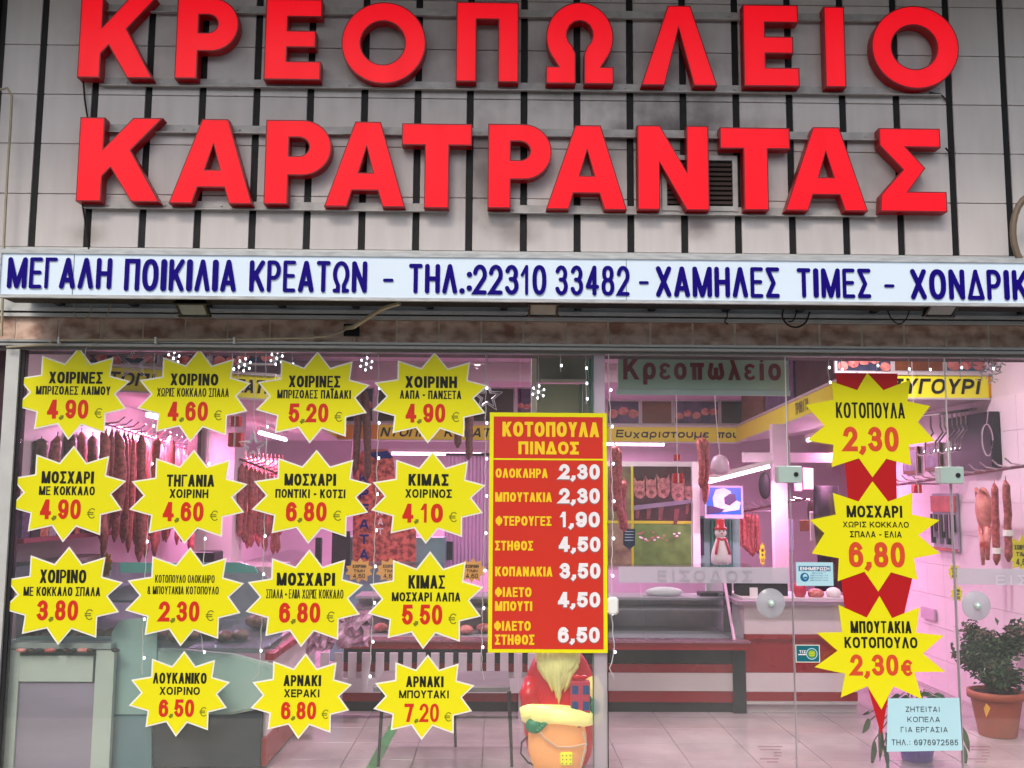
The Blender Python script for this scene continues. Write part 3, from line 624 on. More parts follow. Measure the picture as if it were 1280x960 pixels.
# window panes
xm=P(757,700,.02).x
wn=thing('shop_window','large fixed glass pane on the left covered in yellow price stickers','window',(jr,.01,0))
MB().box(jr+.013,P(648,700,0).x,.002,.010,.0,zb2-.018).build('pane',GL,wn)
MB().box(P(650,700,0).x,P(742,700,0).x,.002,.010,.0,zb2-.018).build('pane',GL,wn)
dp=thing('door_post','slim grey metal post between the fixed pane and the sliding doors','post',(xm,.02,0))
px0,px1=P(742.5,700,.0).x,P(759,700,.0).x
MB().box(px0,px1,.013,.05,.0,P(740,700,.02).z*0+1.55).box(px0+.004,px1-.008,.013,.03,1.5505,zb2-.018).build('upright',glass('post_grey_glass',frost=.6),dp)
MB().box(px1+.0,px1+.005,.012,.05,.0,1.2).build('rubber_seal',BLACK,dp)
MB().box(px0-.008,px0-.002,.012,.03,.0,zb2-.018).build('edge_strip',GREENF,dp)
sd_=thing('sliding_door','pair of frameless glass sliding doors with a frosted entrance band and disc handles','door',(2,.03,0))
xd=[xm+.01,P(990,700,.03).x,P(1101,700,.03).x,P(1193,700,.03).x,3.44]
for i in range(4):
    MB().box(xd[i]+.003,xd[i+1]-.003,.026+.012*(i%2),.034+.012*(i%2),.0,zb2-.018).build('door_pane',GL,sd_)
for u in (990,1193,1101):
    q=P(u,700,.03).x; MB().box(q-.0015,q+.0015,.020,.052,.0,1.95 if u!=1101 else .25).build('pane_edge',mat('glass_edge_pale',(168,164,168),.3,noise=.05) if u!=1101 else GREENF,sd_)
bz0,bz1=P(900,729,.02).z,P(900,709,.02).z
for a_,b_ in ((773,986),(1196,1310)):
    MB().box(P(a_,715,.02).x,P(b_,715,.02).x,.0215,.0235,bz0,bz1).build('frosted_band',FROST,sd_)
tm_=MB(); fit(tm_,'ΕΙΣΟΔΟΣ',822,713,940,727,.019,.17,track=.35); tm_.build('band_lettering',mat('band_grey_print',(164,158,168),.5,noise=.1),sd_)
tm_=MB(); fit(tm_,'ΕΙΣΟΔΟΣ',1245,719,1360,732,.019,.17,track=.35); tm_.build('band_lettering',mat('band_pale_print',(196,186,198),.5,noise=.05),sd_)
for u,v in ((963.5,754),(1220.5,757)):
    q=P(u,v,.0); hm=MB(); hm.smooth=True
    r=18*(5.9)/1240
    prof=[(.001,.0),(r*.55,.002),(r*.97,.008),(r,.012),(r*.97,.016),(.001,.018)]
    hm.lathe(prof,32); hm.v=[(q.x+a,-.004-c+.018,q.z+b) for a,b,c in hm.v]
    o=hm.build('door_handle',FROST2,sd_)
    kb=MB(); kb.smooth=True; kb.lathe([(.02,0),(.022,.012),(.014,.03),(.002,.034)],14); kb.v=[(q.x+a,-.005-c,q.z+b) for a,b,c in kb.v]; kb.build('handle_knob',PATCH,o)
for u,v,s in ((987,593,30),(1189,594,29)):
    q=P(u,v,.0); w2=s/2*5.9/1240
    o=MB().bbox(q.x-w2,q.x+w2,-.02,.06,q.z-.05,q.z+.05,.005).build('patch_fitting',PATCH,sd_)
    MB().tube([(q.x+w2*.45,-.02,q.z-.0),(q.x+w2*.45,-.026,q.z)],.014,10).build('lock_cylinder',DARK,o)
    MB().tube([(q.x-w2*.1,.01,q.z+.05),(q.x-w2*.1,.01,zb2-.018)],.004,6).build('hanger_rod',WIREW,o)
q=P(766,757,-.02); tag(MB().bbox(q.x-.031,q.x+.031,-.05,-.012,q.z-.05,q.z+.05,.012).build('door_sensor_box',WHITE),'small white rounded plastic box on the post beside the tall red poster','door sensor')
for u,v in ((964,946),(1225,946)):
    q=P(u,v,.0); m_=MB()
    for k,(a_,b_) in enumerate(((-.07,.07),(-.06,.06),(.02,.065),(.02,.065),(-.06,.05),(-.02,.045))):
        m_.box(q.x+a_,q.x+b_,.018,.0185,q.z+.05-k*.017,q.z+.053-k*.017)
    m_.build('hours_print',mat('faded_red_print',(150,90,110),.6,noise=.3,scale=60),sd_)
# ================================================================ STICKERS ON THE GLASS
ST=[(700,25),(820,180),(1020,115),(1000,290),(1182,340),(1055,460),(1160,600),(975,645),(975,825),(760,750),(650,890),(545,745),(335,795),(350,635),(155,580),(275,450),(165,320),(370,285),(370,105),(580,180)]
STN=[((x-155)/(1182-155),1-(y-25)/(890-25)) for x,y in ST]
def star_loop(x0,y0,x1,y1,Y,k=1.0,jit=0):
    a=P(x0,(y0+y1)/2,Y); b=P(x1,(y0+y1)/2,Y); c=P((x0+x1)/2,y1,Y); d_=P((x0+x1)/2,y0,Y)
    cx,cz=(a.x+b.x)/2,(c.z+d_.z)/2; W=b.x-a.x; H=d_.z-c.z
    return [(cx+(u-.5)*W*k,cz+(v-.5)*H*k) for u,v in STN]
YS=-.006
def star(box,crop,scale,name,sub,price,label,euro=True,off=(0,0)):
    x0,y0,x1,y1=box; W=x1-x0; H=y1-y0
    L=star_loop(x0,y0,x1,y1,YS)
    q=P((x0+x1)/2,(y0+y1)/2,YS)
    t=thing('price_sticker',label,'price sticker',(q.x,YS,q.z),'yellow starburst price stickers')
    MB().prism([L],YS,YS+.0012,back=True).build('white_border',WHB,t)
    MB().prism([inset(L,.0085)],YS-.0012,YS-.0001).build('yellow_card',YEL,t)
    Yt=YS-.002
    def X(c): return crop+c/scale
    s,a,b,h0,h1=name; m=MB(); fit(m,s,X(a),y0+H*h0,X(b),y0+H*h1,Yt,.245); m.build('product_name',INK,t)
    if sub:
        s,a,b,h0,h1=sub; m=MB(); fit(m,s,X(a),y0+H*h0,X(b),y0+H*h1,Yt,.2); m.build('cut_name',INK,t)
    s,a,b,h0,h1=price
    xa,xb=X(a),X(b); w_=xb-xa; m=MB(); c_=w_*.27
    fit(m,s[0],xa,y0+H*h0,xa+c_,y0+H*h1,Yt,.23); m.build('price_digit',PRED,t); m=MB()
    fit(m,s[2:],xb-w_*.56,y0+H*h0,xb,y0+H*h1,Yt,.23); m.build('price',PRED,t)
    m=MB(); fit(m,',',xa+w_*.30,y0+H*(h1-.11),xa+w_*.41,y0+H*(h1-.0),Yt,.32); m.build('comma',OLIVE,t)
    if euro:
        m=MB(); fit(m,'€',xb+W*.055,y0+H*(h1-.115),xb+W*.125,y0+H*(h1-.005),Yt,.1); m.build('euro_sign',OLIVE,t)
    return t
N0,N1,S0,S1,P0,P1=.265,.392,.42,.512,.565,.77
A=3.694; B3=3.31
star((20,434,162,550),0,A,('ΧΟΙΡΙΝΕΣ',226,474,N0,N1),('ΜΠΡΙΖΟΛΕΣ ΛΑΙΜΟΥ',166,510,S0,S1),('4,90',218,408,P0,P1),'yellow starburst price tag, top row leftmost, reading pork neck chops 4,90')
star((172,436,313,553),0,A,('ΧΟΙΡΙΝΟ',787,1008,N0,N1),('ΧΩΡΙΣ ΚΟΚΚΑΛΟ ΣΠΑΛΑ',725,1057,S0,S1),('4,60',775,960,P0,P1),'yellow starburst price tag, second in top row, boneless pork shoulder 4,60')
star((320,439,462,554.5),300,A,('ΧΟΙΡΙΝΕΣ',225,463,N0,N1),('ΜΠΡΙΖΟΛΕΣ ΠΑΪΔΑΚΙ',172,512,S0,S1),('5,20',225,408,P0,P1),'yellow starburst price tag, third in top row, priced 5,20')
star((466,440,610,554.5),300,A,('ΧΟΙΡΙΝΗ',763,1002,N0,N1),('ΛΑΠΑ - ΠΑΝΣΕΤΑ',738,1022,S0,S1),('4,90',765,948,P0,P1),'yellow starburst price tag, fourth in top row, pork belly 4,90')
star((12,557,157,678),0,A,('ΜΟΣΧΑΡΙ',192,433,N0,N1),('ΜΕ ΚΟΚΚΑΛΟ',180,438,S0-.0,S1),('4,90',185,373,P0-.01,P1-.01),'yellow starburst price tag, leftmost of second row, beef on the bone 4,90')
star((162,562,309,680),0,A,('ΤΗΓΑΝΙΑ',770,990,N0,N1),('ΧΟΙΡΙΝΗ',783,962,S0,S1),('4,60',752,940,P0-.01,P1-.01),'yellow starburst price tag, second in second row, pork fry pieces 4,60')
star((315,562,464,680),300,A,('ΜΟΣΧΑΡΙ',205,443,N0-.01,N1-.01),('ΠΟΝΤΙΚΙ - ΚΟΤΣΙ',163,487,S0,S1),('6,80',212,400,P0-.01,P1-.01),'yellow starburst price tag, third in second row, beef shank 6,80')
star((464,564,607,680),300,A,('ΚΙΜΑΣ',778,963,N0-.02,N1-.02),('ΧΟΙΡΙΝΟΣ',763,978,S0-.01,S1-.01),('4,10',750,937,P0,P1-.0),'yellow starburst price tag, fourth in second row, minced pork 4,10')
star((4,683,153,806.5),0,B3,('ΧΟΙΡΙΝΟ',165,357,N0-.03,N1-.02),('ΜΕ ΚΟΚΚΑΛΟ ΣΠΑΛΑ',97,415,S0-.01,S1-.01),('3,80',153,323,P0-.02,P1-.02),'yellow starburst price tag, leftmost of third row, pork shoulder 3,80')
star((157,684,304.5,808),0,B3,('ΚΟΤΟΠΟΥΛΟ ΟΛΟΚΛΗΡΟ',642,888,.28,.36),('& ΜΠΟΥΤΑΚΙΑ ΚΟΤΟΠΟΥΛΟ',610,905,.395,.475),('2,30',657,825,P0-.02,P1-.02),'yellow starburst price tag, second in third row, whole chicken 2,30')
star((307.5,686.6,453.5,809),300,B3,('ΜΟΣΧΑΡΙ',152,393,N0-.025,N1-.02),('ΣΠΑΛΑ - ΕΛΙΑ ΧΩΡΙΣ ΚΟΚΚΑΛΟ',108,428,S0-.01,S1-.01),('6,80',162,332,P0-.02,P1-.02),'yellow starburst price tag, third in third row, boneless beef 6,80')
star((460,689,604.5,811.5),300,B3,('ΚΙΜΑΣ',697,848,N0-.02,N1-.01),('ΜΟΣΧΑΡΙ ΛΑΠΑ',628,912,S0-.0,S1-.0),('5,50',670,837,P0-.02,P1-.02),'yellow starburst price tag, fourth in third row, minced beef 5,50')
star((161.6,813.5,287,921),0,B3,('ΛΟΥΚΑΝΙΚΟ',633,855,N0-.01,N1-.01),('ΧΟΙΡΙΝΟ',660,827,S0+.0,S1),('6,50',657,803,P0,P1),'smaller yellow starburst price tag, left of bottom row, pork sausage 6,50')
star((313.6,816.5,439.6,924),300,B3,('ΑΡΝΑΚΙ',180,335,N0-.01,N1-.01),('ΧΕΡΑΚΙ',182,330,S0,S1),('6,80',170,315,P0,P1),'smaller yellow starburst price tag, middle of bottom row, lamb 6,80')
star((467,818,593,925),300,B3,('ΑΡΝΑΚΙ',687,842,N0-.01,N1-.01),('ΜΠΟΥΤΑΚΙ',658,865,S0,S1),('7,20',680,823,P0+.01,P1+.02),'smaller yellow starburst price tag, right of bottom row, leg of lamb 7,20')
# the three starbursts on the red ribbon, right
def loop_px(pts,Y): return [[(P(u,v,Y).x,P(u,v,Y).z) for u,v in pts]]
rbn=thing('red_ribbon','long red paper ribbon behind the three right-hand price stars','ribbon',(P(1090,700,0).x,-.003,P(1090,915,0).z))
c4=lambda x,y:(900+x/3.368,420+y/3.368)
c5=lambda x,y:(900+x/3.31,670+y/3.31)
MB().prism(loop_px([c4(487,155),c4(748,158),c4(742,560),c4(745,700),c5(795,180),c5(760,330),c5(700,640),c5(668,830),c5(610,620),c5(520,330),c5(490,90),c4(540,690),c4(525,520)],-.0035),-.0035,-.0023,back=True).build('paper',RIBR,rbn)
def rstar(tips,lines,label):
    Y=-.0065; L=loop_px(tips,Y)[0]; q=P(*tips[0],Y)
    t=thing('price_sticker',label,'price sticker',(q.x,Y,q.z),'yellow starburst price stickers')
    MB().prism([L],Y,Y+.0014,back=True).build('yellow_card',YEL,t)
    for nm,s,x0,y0,x1,y1,m_,wt in lines:
        m=MB(); fit(m,s,x0,y0,x1,y1,Y-.0006,wt); m.build(nm,m_,t)
def F4(s,a,b,c,d_,nm='product_name',m_=INK,wt=.2): x0,y0=c4(a,b);x1,y1=c4(c,d_); return (nm,s,x0,y0,x1,y1,m_,wt)
def F5(s,a,b,c,d_,nm='product_name',m_=INK,wt=.2): x0,y0=c5(a,b);x1,y1=c5(c,d_); return (nm,s,x0,y0,x1,y1,m_,wt)
rstar([c4(*q) for q in ((620,155),(688,228),(800,185),(790,275),(885,295),(833,362),(905,443),(795,458),(805,545),(700,517),(642,595),(585,515),(470,552),(478,458),(365,440),(440,378),(360,290),(478,268),(470,192),(578,228))],
 [F4('ΚΟΤΟΠΟΥΛΑ',488,280,778,346),F4('2,30',520,382,752,486,'price',PORG,.2)],'yellow starburst price tag, uppermost on the red ribbon, chickens 2,30')
rstar([c4(642,612),c4(708,697),c4(810,660),c4(808,752),c4(925,775),c4(835,838),c5(910,72),c5(803,92),c5(817,182),c5(707,150),c5(655,230),c5(598,148),c5(487,187),c5(492,92),c5(380,72),c4(440,830),c4(378,775),c4(488,752),c4(475,660),c4(583,697)],
 [F4('ΜΟΣΧΑΡΙ',533,714,768,764),F4('ΧΩΡΙΣ ΚΟΚΚΑΛΟ',517,782,795,806,'cut_name',wt=.18),F4('ΣΠΑΛΑ - ΕΛΙΑ',547,822,765,848,'cut_name',wt=.18),F5('6,80',533,25,765,130,'price',PORG,.2)],'yellow starburst price tag, middle one on the red ribbon, boneless beef 6,80')
rstar([c5(*q) for q in ((660,248),(712,340),(825,295),(812,400),(925,412),(840,487),(932,562),(805,563),(835,675),(718,622),(668,718),(610,622),(500,668),(518,570),(392,543),(487,475),(400,400),(505,398),(490,285),(607,338))],
 [F5('ΜΠΟΥΤΑΚΙΑ',540,352,792,402),F5('ΚΟΤΟΠΟΥΛΟ',515,418,817,464),F5('2,30',540,490,738,578,'price',PORG,.2),F5('€',750,512,797,580,'euro_sign',PORG,.2)],'yellow starburst price tag, lowest one on the red ribbon, chicken thighs 2,30€')
# big chicken price poster
def quad_px(mb,x0,y0,x1,y1,Y,th=.001):
    a=P(x0,(y0+y1)/2,Y);b=P(x1,(y0+y1)/2,Y);c=P((x0+x1)/2,y1,Y);d_=P((x0+x1)/2,y0,Y)
    return mb.box(a.x,b.x,Y,Y+th,c.z,d_.z)
q=P(685,666,-.006)
po=thing('price_poster','tall red poster with yellow border listing chicken cuts and white prices','poster',(q.x,-.006,q.z))
quad_px(MB(),611,516,759,816,-.0065,.0015).build('yellow_border',YELP,po)
quad_px(MB(),616,521,754,811.5,-.0075,.0009).build('red_field',POSR,po)
quad_px(MB(),616,573.2,754,575.2,-.0084,.0008).build('divider_line',YELP,po)
lines=[('ΚΟΤΟΠΟΥΛΑ',628,527.5,749,546),('ΠΙΝΔΟΣ',648,552,723.5,568)]
for s,a_,b_,c_,d_ in lines:
    m=MB(); fit(m,s,a_,b_,c_,d_,-.0088,.24); m.build('heading',YELT,po)
k3=lambda x,y:(600+x/3.694,420+y/3.694); k7=lambda x,y:(600+x/3.31,670+y/3.31)
rows=[('ΟΛΟΚΛΗΡΑ',k3(72,612),k3(313,655)),('ΜΠΟΥΤΑΚΙΑ',k3(70,722),k3(332,766)),('ΦΤΕΡΟΥΓΕΣ',k3(72,832),k3(330,876)),('ΣΤΗΘΟΣ',k7(62,20),k7(220,60)),('ΚΟΠΑΝΑΚΙΑ',k7(63,127),k7(300,167)),('ΦΙΛΕΤΟ',k7(62,212),k7(213,252)),('ΜΠΟΥΤΙ',k7(62,270),k7(216,310)),('ΦΙΛΕΤΟ',k7(58,352),k7(210,392)),('ΣΤΗΘΟΣ',k7(62,408),k7(225,450))]
for s,a_,b_ in rows:
    m=MB(); fit(m,s,a_[0],a_[1],b_[0],b_[1],-.0088,.23); m.build('cut_name',YELT,po)
pr=[('2,30',k3(366,592),k3(553,662)),('2,30',k3(366,703),k3(553,773)),('1,90',k3(368,812),k3(553,883)),('4,50',k7(326,3),k7(498,65)),('3,50',k7(330,112),k7(498,176)),('4,50',k7(323,232),k7(497,295)),('6,50',k7(323,377),k7(495,441))]
for s,a_,b_ in pr:
    m=MB(); fit(m,s,a_[0]-.7,a_[1]+.8,b_[0]-.7,b_[1]+1.2,-.0080,.27,step=.00004); m.build('price_shadow',SHP,po)
    m=MB(); fit(m,s,a_[0],a_[1],b_[0],b_[1],-.0089,.24); m.build('price',WHP,po)
# notices
no=thing('notice_sheet','pale blue job notice sheet taped low on the glass, tilted slightly','notice',(P(1155,905,0).x,-.004,P(1155,938,0).z))
MB().prism(loop_px([c5(695,672),c5(990,670),c5(1003,887),c5(690,893)][::-1],-.0045),-.0045,-.0035,back=True).build('paper',NOTE,no)
for s,a_,b_,c_,d_ in (('ΖΗΤΕΙΤΑΙ',768,706,910,728),('ΚΟΠΕΛΑ',775,748,910,770),('ΓΙΑ ΕΡΓΑΣΙΑ',748,790,942,812),('ΤΗΛ.: 6976972585',710,842,985,866)):
    m=MB(); x0,y0=c5(a_,b_); x1,y1=c5(c_,d_); fit(m,s,x0,y0,x1,y1,-.0052,.14,track=.22); m.build('lettering',NINK,no)
k8=lambda x,y:(880+x/4.364,680+y/4.364)
so_=thing('mask_sign','small light blue information sign with a round mask symbol stuck on the door glass','notice',(P(1019,717,0).x,-.004,P(1019,730,0).z))
x0,y0=k8(503,100);x1,y1=k8(705,228)
quad_px(MB(),x0,y0,x1,y1,-.0045).build('card',NOTE,so_)
a_,b_=k8(516,120);c_,d_=k8(690,148); quad_px(MB(),a_,b_,c_,d_,-.0051,.0005).build('blue_header',SBLUE,so_)
m=MB(); a_,b_=k8(524,125);c_,d_=k8(684,144); fit(m,'ΕΝΗΜΕΡΩΣΗ',a_,b_,c_,d_,-.0056,.22); m.build('lettering',WHP,so_)
q=P(*k8(549,181),-.0051); m=MB(); m.prism([ringpts(q.x,q.z,.026,.026,20)],-.0052,-.0046); o=m.build('round_symbol',SBLUE,so_)
m=MB(); m.prism([ringpts(q.x+.003,q.z+.003,.013,.016,14)],-.0057,-.0053); m.build('head_shape',NOTE,o)
m=MB(); m.prism([[(q.x-.008,q.z-.008),(q.x+.014,q.z-.006),(q.x+.012,q.z+.003),(q.x-.004,q.z+.002)]],-.0062,-.0058); m.build('mask_shape',SBLUE,o)
for k in range(4):
    a_,b_=k8(580+8*(k==0),156+13*k); c_,d_=k8(678-14*(k==0),162+13*k); m=MB(); fit(m,'ΣΕΠΙΝΗΟ ΤΑΙΚΗΣ'[:9+k],a_,b_,c_,d_,-.0052,.16); m.build('small_print',SBLUE,so_)
ts=thing('payment_sticker','small teal rectangular sticker with a yellow green disc on the door glass','sticker',(P(1010,817,0).x,-.004,P(1010,829,0).z))
x0,y0=k8(500,550);x1,y1=k8(632,646); quad_px(MB(),x0,y0,x1,y1,-.0045).build('card',WHB,ts)
x0,y0=k8(504,554);x1,y1=k8(628,642); quad_px(MB(),x0,y0,x1,y1,-.0051,.0005).build('teal_field',TEAL,ts)
q=P(*k8(588,599),-.0051)
m=MB(); m.prism([ringpts(q.x,q.z,.033,.033,24)],-.0055,-.0052); m.build('pale_ring',NOTE,ts)
m=MB(); m.prism([ringpts(q.x,q.z,.028,.028,24)],-.0059,-.0056); m.build('teal_ring',TEAL,ts)
m=MB(); m.prism([ringpts(q.x,q.z,.022,.022,24)],-.0063,-.006); m.build('green_disc',mat('lime_print',(120,170,60),.5,noise=.05),ts)
m=MB(); 
for k in range(3):
    m.box(q.x-.016,q.x+.016,-.0067,-.0064,q.z+.008-k*.009,q.z+.011-k*.009)
m.build('lettering',YELP,ts)
m=MB(); a_,b_=k8(520,580);c_,d_=k8(556,596); fit(m,'ΤΙΣ',a_,b_,c_,d_,-.0055,.2); x0,y0=k8(514,600);x1,y1=k8(560,606); quad_px(m,x0,y0,x1,y1,-.0055,.0003); m.build('small_print',WHP,ts)
# ================================================================ INTERIOR
# floor-level lighting fixtures ------------------------------------------------
def area(name,loc,size,energy,color,rot=(0,0,0),sy=None):
    l=bpy.data.lights.new(name,'AREA'); l.energy=energy; l.color=color; l.size=size
    if sy: l.shape='RECTANGLE'; l.size_y=sy
    o=bpy.data.objects.new(name,l); COL.objects.link(o); o.location=loc; o.rotation_euler=rot; return o
PK=(1,.36,.74); SW=(1,.74,.87)
def tube_lamp(a,b,label,en,col=PK):
    a=Vector(a);b=Vector(b); mid=(a+b)/2
    t=thing('fluorescent_lamp',label,'lamp',tuple(mid),'pink fluorescent lamps over the counters')
    dv=(b-a).normalized(); up=Vector((0,0,1))
    MB().tube([a,b],.016,8).build('glowing_tube',TUBE,t)
    MB().tube([a-dv*.03+up*.04,b+dv*.03+up*.04],.028,4).build('lamp_housing',WHITE,t)
    l=bpy.data.lights.new('lamp_light','AREA'); l.shape='RECTANGLE'; l.size=(b-a).length; l.size_y=.05; l.energy=en; l.color=col
    o=bpy.data.objects.new('lamp_light',l); COL.objects.link(o); o.parent=t; o.location=(0,0,-.03)
    ang=math.atan2(dv.y,dv.x); o.rotation_euler=(0,0,ang)
    return t
tube_lamp((-2.75,1.9,2.22),(-2.75,3.1,2.22),'pink glowing tube under the left canopy near the front',76)
tube_lamp((-2.3,3.7,2.2),(-2.3,4.9,2.2),'pink glowing tube under the left canopy farther back',66)
tube_lamp(P(1262,488,1.75),P(1216,518,2.9),'white tube lamp slanting under the right canopy board',40)
tube_lamp((3.2,3.2,2.2),(3.2,4.3,2.2),'pink glowing tube under the right canopy farther back',38)
tube_lamp((-1.3,6.3,2.12),(-.2,6.3,2.12),'pink glowing tube behind the central canopy on the left',66)
tube_lamp((.6,7.2,2.3),(2.2,7.2,2.3),'pink glowing tube behind the picture panels',50)
def downlight(u,v,label,en=60):
    q=PZ(u,v,2.985); t=thing('downlight',label,'ceiling light',tuple(q),'round ceiling downlights')
    MB().lathe([(.11,-.012),(.12,0),(.12,.012)],20,q).build('trim_ring',WHITE,t)
    MB().lathe([(.09,-.018),(.095,-.013)],20,q).build('lens',LAMPW,t)
    l=bpy.data.lights.new('lamp_light','AREA'); l.shape='DISK'; l.size=.18; l.energy=en; l.color=SW
    o=bpy.data.objects.new('lamp_light',l); COL.objects.link(o); o.parent=t; o.location=(0,0,-.05)
downlight(597,456,'round white ceiling downlight above the wire star',48)
def dl2(loc,label,en):
    t=thing('downlight',label,'ceiling light',loc,'round ceiling downlights')
    MB().lathe([(.11,-.012),(.12,0),(.12,.012)],20,loc).build('trim_ring',WHITE,t)
    MB().lathe([(.09,-.018),(.095,-.013)],20,loc).build('lens',LAMPW,t)
    l=bpy.data.lights.new('lamp_light','AREA'); l.shape='DISK'; l.size=.18; l.energy=en; l.color=SW
    o=bpy.data.objects.new('lamp_light',l); COL.objects.link(o); o.parent=t; o.location=(0,0,-.05)
dl2((2.5,.8,2.985),'round white ceiling downlight inside the doors',36)
dl2((-.6,.9,2.985),'round white ceiling downlight over the front floor',42)
dl2((1.0,3.2,2.985),'round white ceiling downlight over the middle of the shop',30)
# canopies and price boards -----------------------------------------------------
ZF=2.345; ZC=2.25; BH=.165
def canopy(name,label,pts,depth_pts,texts):
    """pts: board line [(x,y,z)], depth_pts closes the soffit outline"""
    t=thing(name,label,'canopy',pts[0])
    top=MB(); L=[Vector(p_) for p_ in pts]+[Vector(p_) for p_ in depth_pts]; n=len(L)
    top.add([(v.x,v.y,v.z) for v in L]+[(v.x,v.y,v.z+.05) for v in L],[tuple(range(n)),tuple(range(2*n-1,n-1,-1))]+[(i,(i+1)%n,(i+1)%n+n,i+n) for i in range(n)])
    top.build('soffit',CEIL,t)
    for i in range(len(pts)-1):
        a,b=Vector(pts[i]),Vector(pts[i+1]); dv=Vector((b.x-a.x,b.y-a.y,0)).normalized(); nr=Vector((dv.y,-dv.x,0))
        def slab(z0,z1,o0,o1,m,nm,trim=0):
            mb=MB(); A=[]
            for pnt in (a+dv*trim,b-dv*trim):
                for o_ in (o0,o1):
                    for z in (z0,z1): A.append(pnt+nr*o_+Vector((0,0,z)))
            mb.add(A,[(0,4,5,1),(2,3,7,6),(0,1,3,2),(4,6,7,5),(1,5,7,3),(0,2,6,4)]); return mb.build(nm,m,t)
        slab(-.004,BH,.002,.03,BYEL,'price_board',.002)
        slab(-.018,-.0045,.0,.045,ALUL,'board_trim'); slab(BH+.0005,BH+.022,.0,.045,ALUL,'board_trim')
    for (i,s,f0,f1,h0,h1,m_,sl) in texts:
        a,b=Vector(pts[i]),Vector(pts[i+1]); dv=(b-a).normalized(); dh=Vector((dv.x,dv.y,0)).normalized(); nr=Vector((dh.y,-dh.x,0))
        W=(b-a).length*(f1-f0); mb=MB()
        put_text(mb,s,a+dv*(b-a).length*f0+Vector((0,0,BH*h0)),dv,(0,0,1),W,BH*(h1-h0),.2,nrm=nr,lift=.032,step=.0003,slant=sl)
        mb.build('lettering',m_,t)
    return t
xl=-1.66
Lx=-3.18
def fx(u,Y,x0,x1): return (P(u,480,Y).x-x0)/(x1-x0)
lp=[(Lx,1.5,ZF+.05),(xl,1.5,ZF-.03),(-1.87,5.5,ZC),(.55,5.5,ZC)]
ftx=lambda u:fx(u,1.5,Lx,xl); fcx=lambda u:fx(u,5.5,-1.87,.55)
canopy('left_canopy','left serving canopy with yellow and black product boards',lp,[(.55,5.9,ZC),(-2.0,5.9,ZC),(-3.19,5.9,ZC),(-3.19,1.5,ZF+.05)],
 [(0,'ΝΤΟΠΙΑ',ftx(118),ftx(212),.2,.8,INK,.18),(0,'ΚΡΕΑΤΑ',ftx(272),ftx(343),.2,.8,INK,.18),(2,'ΝΤΟΠΙΑ',fcx(477),fcx(540),.18,.82,INK,.25),(2,'ΚΡΕΑΤΑ',fcx(556),fcx(626),.18,.82,INK,.25)])
rx0,rx1=.75,2.77
frx=lambda u:fx(u,5.5,rx0,rx1); frr=lambda u:fx(u,1.5,2.70,3.7)
# right board: centre part, slanting part and front part
canopy('right_canopy','right serving canopy whose yellow board bends forward over the checkout',[(rx0,5.5,ZC-.005),(rx1,5.5,ZC-.005),(2.70,1.5,ZF+.02),(3.695,1.5,ZF+.02)],[(3.695,5.9,ZF+.02),(rx0,5.9,ZC)],
 [(0,'Ευχαριστουμε',frx(769),frx(884),.26,.8,INK,.1),(0,'που',frx(895),frx(921),.26,.8,INK,.1),(1,'ΠΡΟΒΑΤΟ',.62,.72,.2,.85,OLIVE,0),(2,'ΖΥΓΟΥΡΙ',frr(1110),frr(1222),.15,.85,INK,.2)])
# orange bends on the boards
for a_,b_,yy,zz,lb in ((422,475,5.5,ZC,'left'),):
    x0=P(a_,480,yy).x; x1=P(b_,480,yy).x
    MB().box(x0,x1,yy-.034,yy-.0315,zz+.0,zz+BH-.002).build('orange_end',BORG,bpy.data.objects['left_canopy'])
MB().box(P(1236,480,1.5).x,3.69,1.5-.034,1.5-.0315,ZF+.022,ZF+.02+BH-.004).build('orange_end',BORG,bpy.data.objects['right_canopy'])
# upper picture panels over the boards
def picture_panel(x0,x1,z0,z1,Y,kind,label):
    t=thing('picture_panel',label,'picture panel',((x0+x1)/2,Y,z0),'picture panels above the product boards')
    MB().box(x0,x1,Y,Y+.03,z0,z1).build('frame',ALUL,t)
    g=.018; m={'brown':BROWNP,'dark':BROWND,'blue':mat('picture_blue',(70,80,104),.4,noise=.3,scale=9,col2=(30,34,54)),'teal':mat('picture_teal',(60,120,140),.4,noise=.3,scale=6,col2=(30,70,90)),'meat':mat('picture_violet',(112,80,120),.4,noise=.3,scale=10,col2=(60,44,80))}[kind]
    MB().box(x0+g,x1-g,Y-.003,Y-.0005,z0+g,z1-g).build('backdrop',m,t)
    if kind in('blue','teal','meat'):
        rng=random.Random(int(x0*1000)); n=5 if x1-x0>.4 else 3
        for k in range(n):
            cx=x0+g+(x1-x0-2*g)*(k+.5)/n; cz=(z0+z1)/2+rng.uniform(-.05,.02); rr=min((x1-x0)/n*.5,(z1-z0)*.32)
            mb=MB(); mb.prism([[(cx+rr*math.cos(a)*rng.uniform(.8,1.05),cz+rr*.8*math.sin(a)*rng.uniform(.8,1.1)) for a in [i*2*math.pi/14 for i in range(14)]]],Y-.006-.0006*k,Y-.0035)
            mb.build('meat_cut_print',MEAT if k%2 else MEATP,t)
    return t
Yc=5.56
def pc(u0,u1,v0_,v1_,Y,kind,label): 
    a=P(u0,v1_,Y);b=P(u1,v0_,Y); return picture_panel(a.x,b.x,a.z,b.z,Y,kind,label)
for a_,b_,k,lb in ((758,800,'meat','meat picture panel directly right of the door post'),(801,841,'brown','plain brown panel with a lamp glint, over the word board'),(842,899,'meat','meat cuts picture panel in the centre above the yellow board'),(900,932,'dark','dark brown panel where the centre board ends')):
    pc(a_,b_,500,531,Yc,k,lb)
